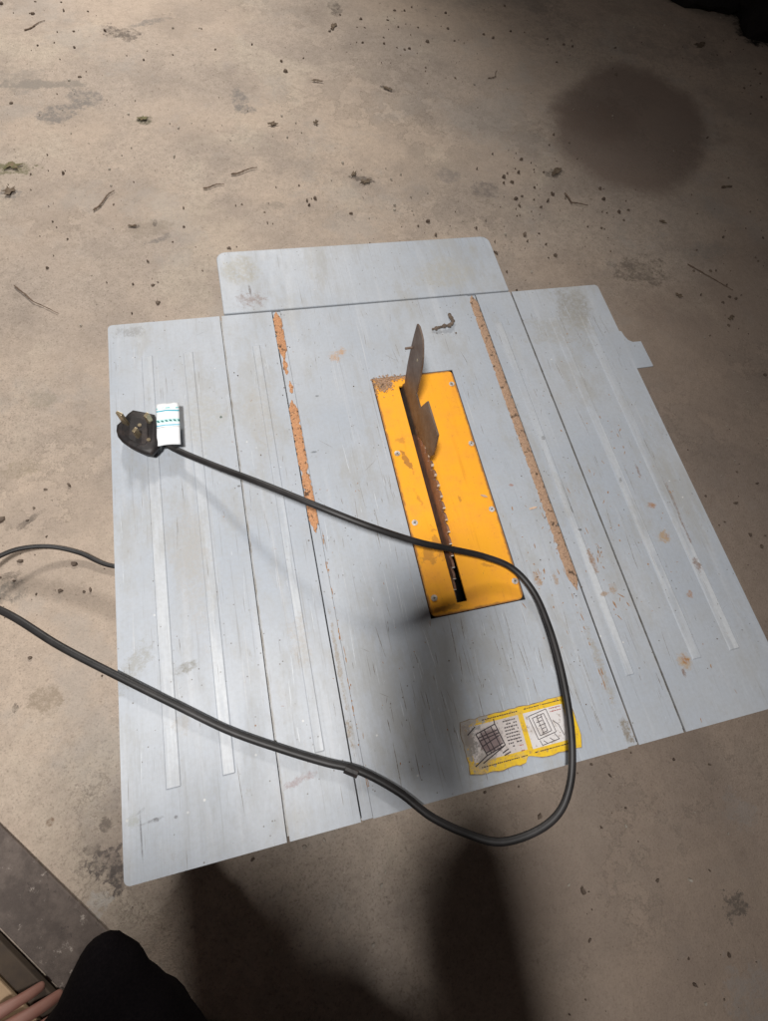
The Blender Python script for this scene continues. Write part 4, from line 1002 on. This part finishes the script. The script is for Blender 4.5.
board('pale_plank', 0.103, 0.12, -0.9, 0.36, FZ+0.002, FZ+0.016, M_pale, 'pale raw plank under the hand at the lower left corner', 'plank')

# ------------------------------------------------------------ the photographer
def skin_mesh(name, joints, edges, mat, parent=None, sub=2, root=0):
    me = bpy.data.meshes.new(name); me.from_pydata([j[:3] for j in joints], edges, [])
    me.materials.append(mat)
    o = bpy.data.objects.new(name, me); COL.objects.link(o)
    s = o.modifiers.new('skin', 'SKIN'); s.use_smooth_shade = True; s.branch_smoothing = 0.6
    for i, j in enumerate(joints):
        r = j[3] if isinstance(j[3], tuple) else (j[3], j[3])
        me.skin_vertices[0].data[i].radius = r
    me.skin_vertices[0].data[root].use_root = True
    b = o.modifiers.new('sub', 'SUBSURF'); b.levels = sub; b.render_levels = sub
    if parent is not None: setparent(o, parent)
    return o
def chain_builder():
    J = []; Ed = []
    def add(p, r, prev=None):
        J.append((p[0], p[1], p[2], r)); i = len(J)-1
        if prev is not None: Ed.append((prev, i))
        return i
    return J, Ed, add
per = empty('person', (-0.25, -0.55, FZ))
tag(per, 'crouching person in black trousers at the lower left, one hand on a pale plank', 'person')
HIP = Vector((-0.30, -0.62, -0.02)); NECK = Vector((-0.41, -0.29, 0.64)); HEAD = Vector((-0.405, -0.115, 0.78))
KL = at(110, 930, 0.0); FL = at(192, 1030, FZ+0.03)+Vector((0.0, -0.185, 0.01)); KR = Vector((-0.275, -0.155, 0.31)); FR = Vector((-0.16, -0.60, FZ+0.04))
SLd = Vector((-0.58, -0.34, 0.54)); SRd = Vector((-0.24, -0.37, 0.55))
WL = at(-84, 1086, -0.243); EL = Vector((-0.62, -0.34, 0.16))
WR = Vector((-0.172, -0.098, 0.465)); ER = Vector((-0.172, -0.34, 0.37))
def hand(add, wrist, d, up, s=1.0, curl=0.35, tside=1):
    """palm and five fingers from a wrist, fingers along d, back of the hand towards up"""
    d = d.normalized(); side = d.cross(up).normalized()*tside; up = side.cross(d)*tside; up = up.normalized()
    w0 = add(wrist, 0.024*s); p1 = add(wrist+d*0.045*s, (0.034*s, 0.016*s), w0)
    for k, (off, ln, rr) in enumerate(((0.030, 0.068, .0085), (0.010, 0.078, .009), (-0.010, 0.073, .0088), (-0.029, 0.058, .0078))):
        b = wrist+d*(0.082-abs(off)*0.2)*s+side*off*s
        i = add(b, 0.0098*s, p1); q = b; dd = d+side*off*0.8; dd.normalize()
        for t in range(3):
            dd = (dd-up*curl*(0.7+0.3*t)).normalized(); q = q+dd*ln*s*(0.42, 0.32, 0.26)[t]; i = add(q, rr*s*(0.95, 0.88, 0.75)[t], i)
    b = wrist+d*0.030*s+side*0.026*s; i = add(b, 0.013*s, w0)
    q = b+(d*0.6+side*0.8-up*0.2).normalized()*0.036*s; i = add(q, 0.0105*s, i)
    q = q+(d*0.85+side*0.3-up*0.3).normalized()*0.030*s; i = add(q, 0.009*s, i)
    return w0
J, Ed, add = chain_builder()
hip = add(HIP, 0.12); wst = add(HIP.lerp(NECK, 0.35)+Vector((0, -0.05, 0)), (0.125, 0.10), hip); ch = add(HIP.lerp(NECK, 0.78)+Vector((0, -0.03, 0)), (0.14, 0.11), wst)
nk = add(NECK, 0.055, ch); hd0 = add(NECK.lerp(HEAD, 0.55), 0.058, nk); hd = add(HEAD, 0.092, hd0); hd2 = add(HEAD+Vector((0, 0.02, 0.075)), 0.078, hd)
ns = add(HEAD+Vector((0, 0.088, -0.015)), 0.018, hd)
for sh, el, wr, dd, up, ts in ((SLd, EL, WL, at(62, 1010, -0.262)-at(-84, 1086, -0.243), Vector((0, 0, 1)), 1), (SRd, ER, WR, Vector((0.01, 0.12, 0.045)), Vector((0.9, 0.1, 0.2)), 1)):
    s0 = add(sh, 0.06, ch); e0 = add(el, 0.042, s0); f0 = add(el.lerp(wr, 0.6), 0.034, e0)
    h = hand(add, wr, dd, up, 0.95, 0.34 if wr is WL else 0.3, ts); Ed.append((f0, h))
for kn, ft, side in ((KL, FL, -1), (KR, FR, 1)):
    h0 = add(HIP+Vector((0.09*side, 0.05, 0)), 0.085, hip)
    if side < 0: h0 = add(at(130, 1080, -0.01), 0.06, h0)
    k0 = add(at(126, 1030, -0.01) if side < 0 else kn, 0.035 if side < 0 else 0.045, h0); a0 = add(ft+Vector((0, 0, 0.05)), 0.036, k0); add(ft+Vector((0.01*side, 0.12, -0.01)), 0.032, a0)
body = skin_mesh('body', J, Ed, M_skin, per)
# clothes: a little larger than the limbs
J, Ed, add = chain_builder()
hip = add(HIP, 0.145)
for kn, ft, side in ((KL, FL, -1), (KR, FR, 1)):
    h0 = add(HIP+Vector((0.09*side, 0.06, 0)), 0.115, hip)
    if side < 0:
        m0 = add(at(112, 1095, 0.0), 0.092, h0); m1 = add(at(98, 1032, 0.0), 0.070, m0); m2 = add(at(105, 976, 0.0), 0.030, m1); k0 = add(kn, 0.014, m2)
    else:
        m0 = add((HIP+Vector((0.09*side, 0.05, 0))).lerp(kn, 0.55), 0.094, h0); m1 = add((HIP+Vector((0.09*side, 0.05, 0))).lerp(kn, 0.86), 0.074, m0); k0 = add(kn, 0.060, m1); c0 = add(kn.lerp(ft, 0.5)+Vector((0, -0.05, 0)), 0.060, m1); add(ft+Vector((0, -0.01, 0.03)), 0.055, c0)
tr = skin_mesh('trousers', J, Ed, M_black, per)
dm = tr.modifiers.new('folds', 'DISPLACE'); tx = bpy.data.textures.new('folds', 'CLOUDS'); tx.noise_scale = 0.045; dm.texture = tx; dm.strength = 0.022; dm.texture_coords = 'GLOBAL'
J, Ed, add = chain_builder()
hip = add(HIP+Vector((0, 0, 0.04)), 0.142); wst = add(HIP.lerp(NECK, 0.35)+Vector((0, -0.05, 0)), (0.145, 0.125), hip); ch = add(HIP.lerp(NECK, 0.78)+Vector((0, -0.03, 0)), (0.155, 0.13), wst); add(NECK+Vector((0, -0.01, -0.02)), 0.07, ch)
for sh, el, wr in ((SLd, EL, WL), (SRd, ER, WR)):
    s0 = add(sh, 0.078, ch); e0 = add(el, 0.066, s0); f0 = add(el.lerp(wr, 0.6), 0.060, e0); f1 = add(el.lerp(wr, 0.97), 0.056, f0); add(el.lerp(wr, 1.10), 0.046, f1)
skin_mesh('jacket', J, Ed, M_jacket, per)
def hairmesh():
    bm = bmesh.new(); bmesh.ops.create_icosphere(bm, subdivisions=4, radius=1)
    kill = [v for v in bm.verts if v.co.z < -0.1+0.5*v.co.y or v.co.y > 0.75]
    bmesh.ops.delete(bm, geom=kill, context='VERTS')
    for v in bm.verts:
        k = 1+0.05*noise.noise(v.co*9); v.co = Vector((v.co.x*0.092*k, v.co.y*0.105*k, v.co.z*0.095*k))+HEAD+Vector((0, 0.0, 0.055))
    me = bpy.data.meshes.new('hair'); bm.to_mesh(me); bm.free(); me.materials.append(M_hair)
    o = bpy.data.objects.new('hair', me); COL.objects.link(o); setparent(o, per)
    s = o.modifiers.new('solid', 'SOLIDIFY'); s.thickness = 0.01
hairmesh()
for ft, a in ((FL, 0.1), (FR, -0.1)):
    P = []
    rings = []
    for (y, w_, h) in ((-0.07, 0.030, 0.05), (-0.03, 0.040, 0.075), (0.04, 0.040, 0.065), (0.10, 0.048, 0.045), (0.155, 0.044, 0.038), (0.185, 0.022, 0.028)):
        ring = []
        for k in range(12):
            t = 2*math.pi*k/12; x = math.cos(t)*w_; z = max(-0.5, math.sin(t))*h*0.66+h*0.33
            ring.append(Vector((ft.x+x, ft.y+y, FZ+0.002+z)))
        rings.append(ring)
    V = [p for r in rings for p in r]; F = [(i*12+k, i*12+(k+1) % 12, (i+1)*12+(k+1) % 12, (i+1)*12+k) for i in range(5) for k in range(12)]+[tuple(range(12))[::-1], tuple(range(60, 72))]
    mobj('shoe', V, F, M_shoe, per, smooth=True, sub=1)
# phone just behind the lens, held in the right hand
def phone():
    ph = empty('phone', CAM - RZ*0.006)
    tag(ph, 'dark phone held up over the saw by the crouching person', 'phone')
    rot = Matrix(((RX.x, -RY.x, -RZ.x), (RX.y, -RY.y, -RZ.y), (RX.z, -RY.z, -RZ.z)))
    P = rpoly(-0.045, 0.036, -0.150, 0.020, 0.009, 'abcd')
    v, f = prism(P, 0.004, 0.012)
    V = [rot @ Vector(q) + CAM for q in v]
    mobj('shell', V, f, M_phone, ph, bevel=0.002)
    v, f = prism(rpoly(-0.041, 0.032, -0.146, 0.016, 0.007, 'abcd'), 0.0121, 0.0126)
    mobj('screen', [rot @ Vector(q) + CAM for q in v], f, M_dark, ph)
phone()
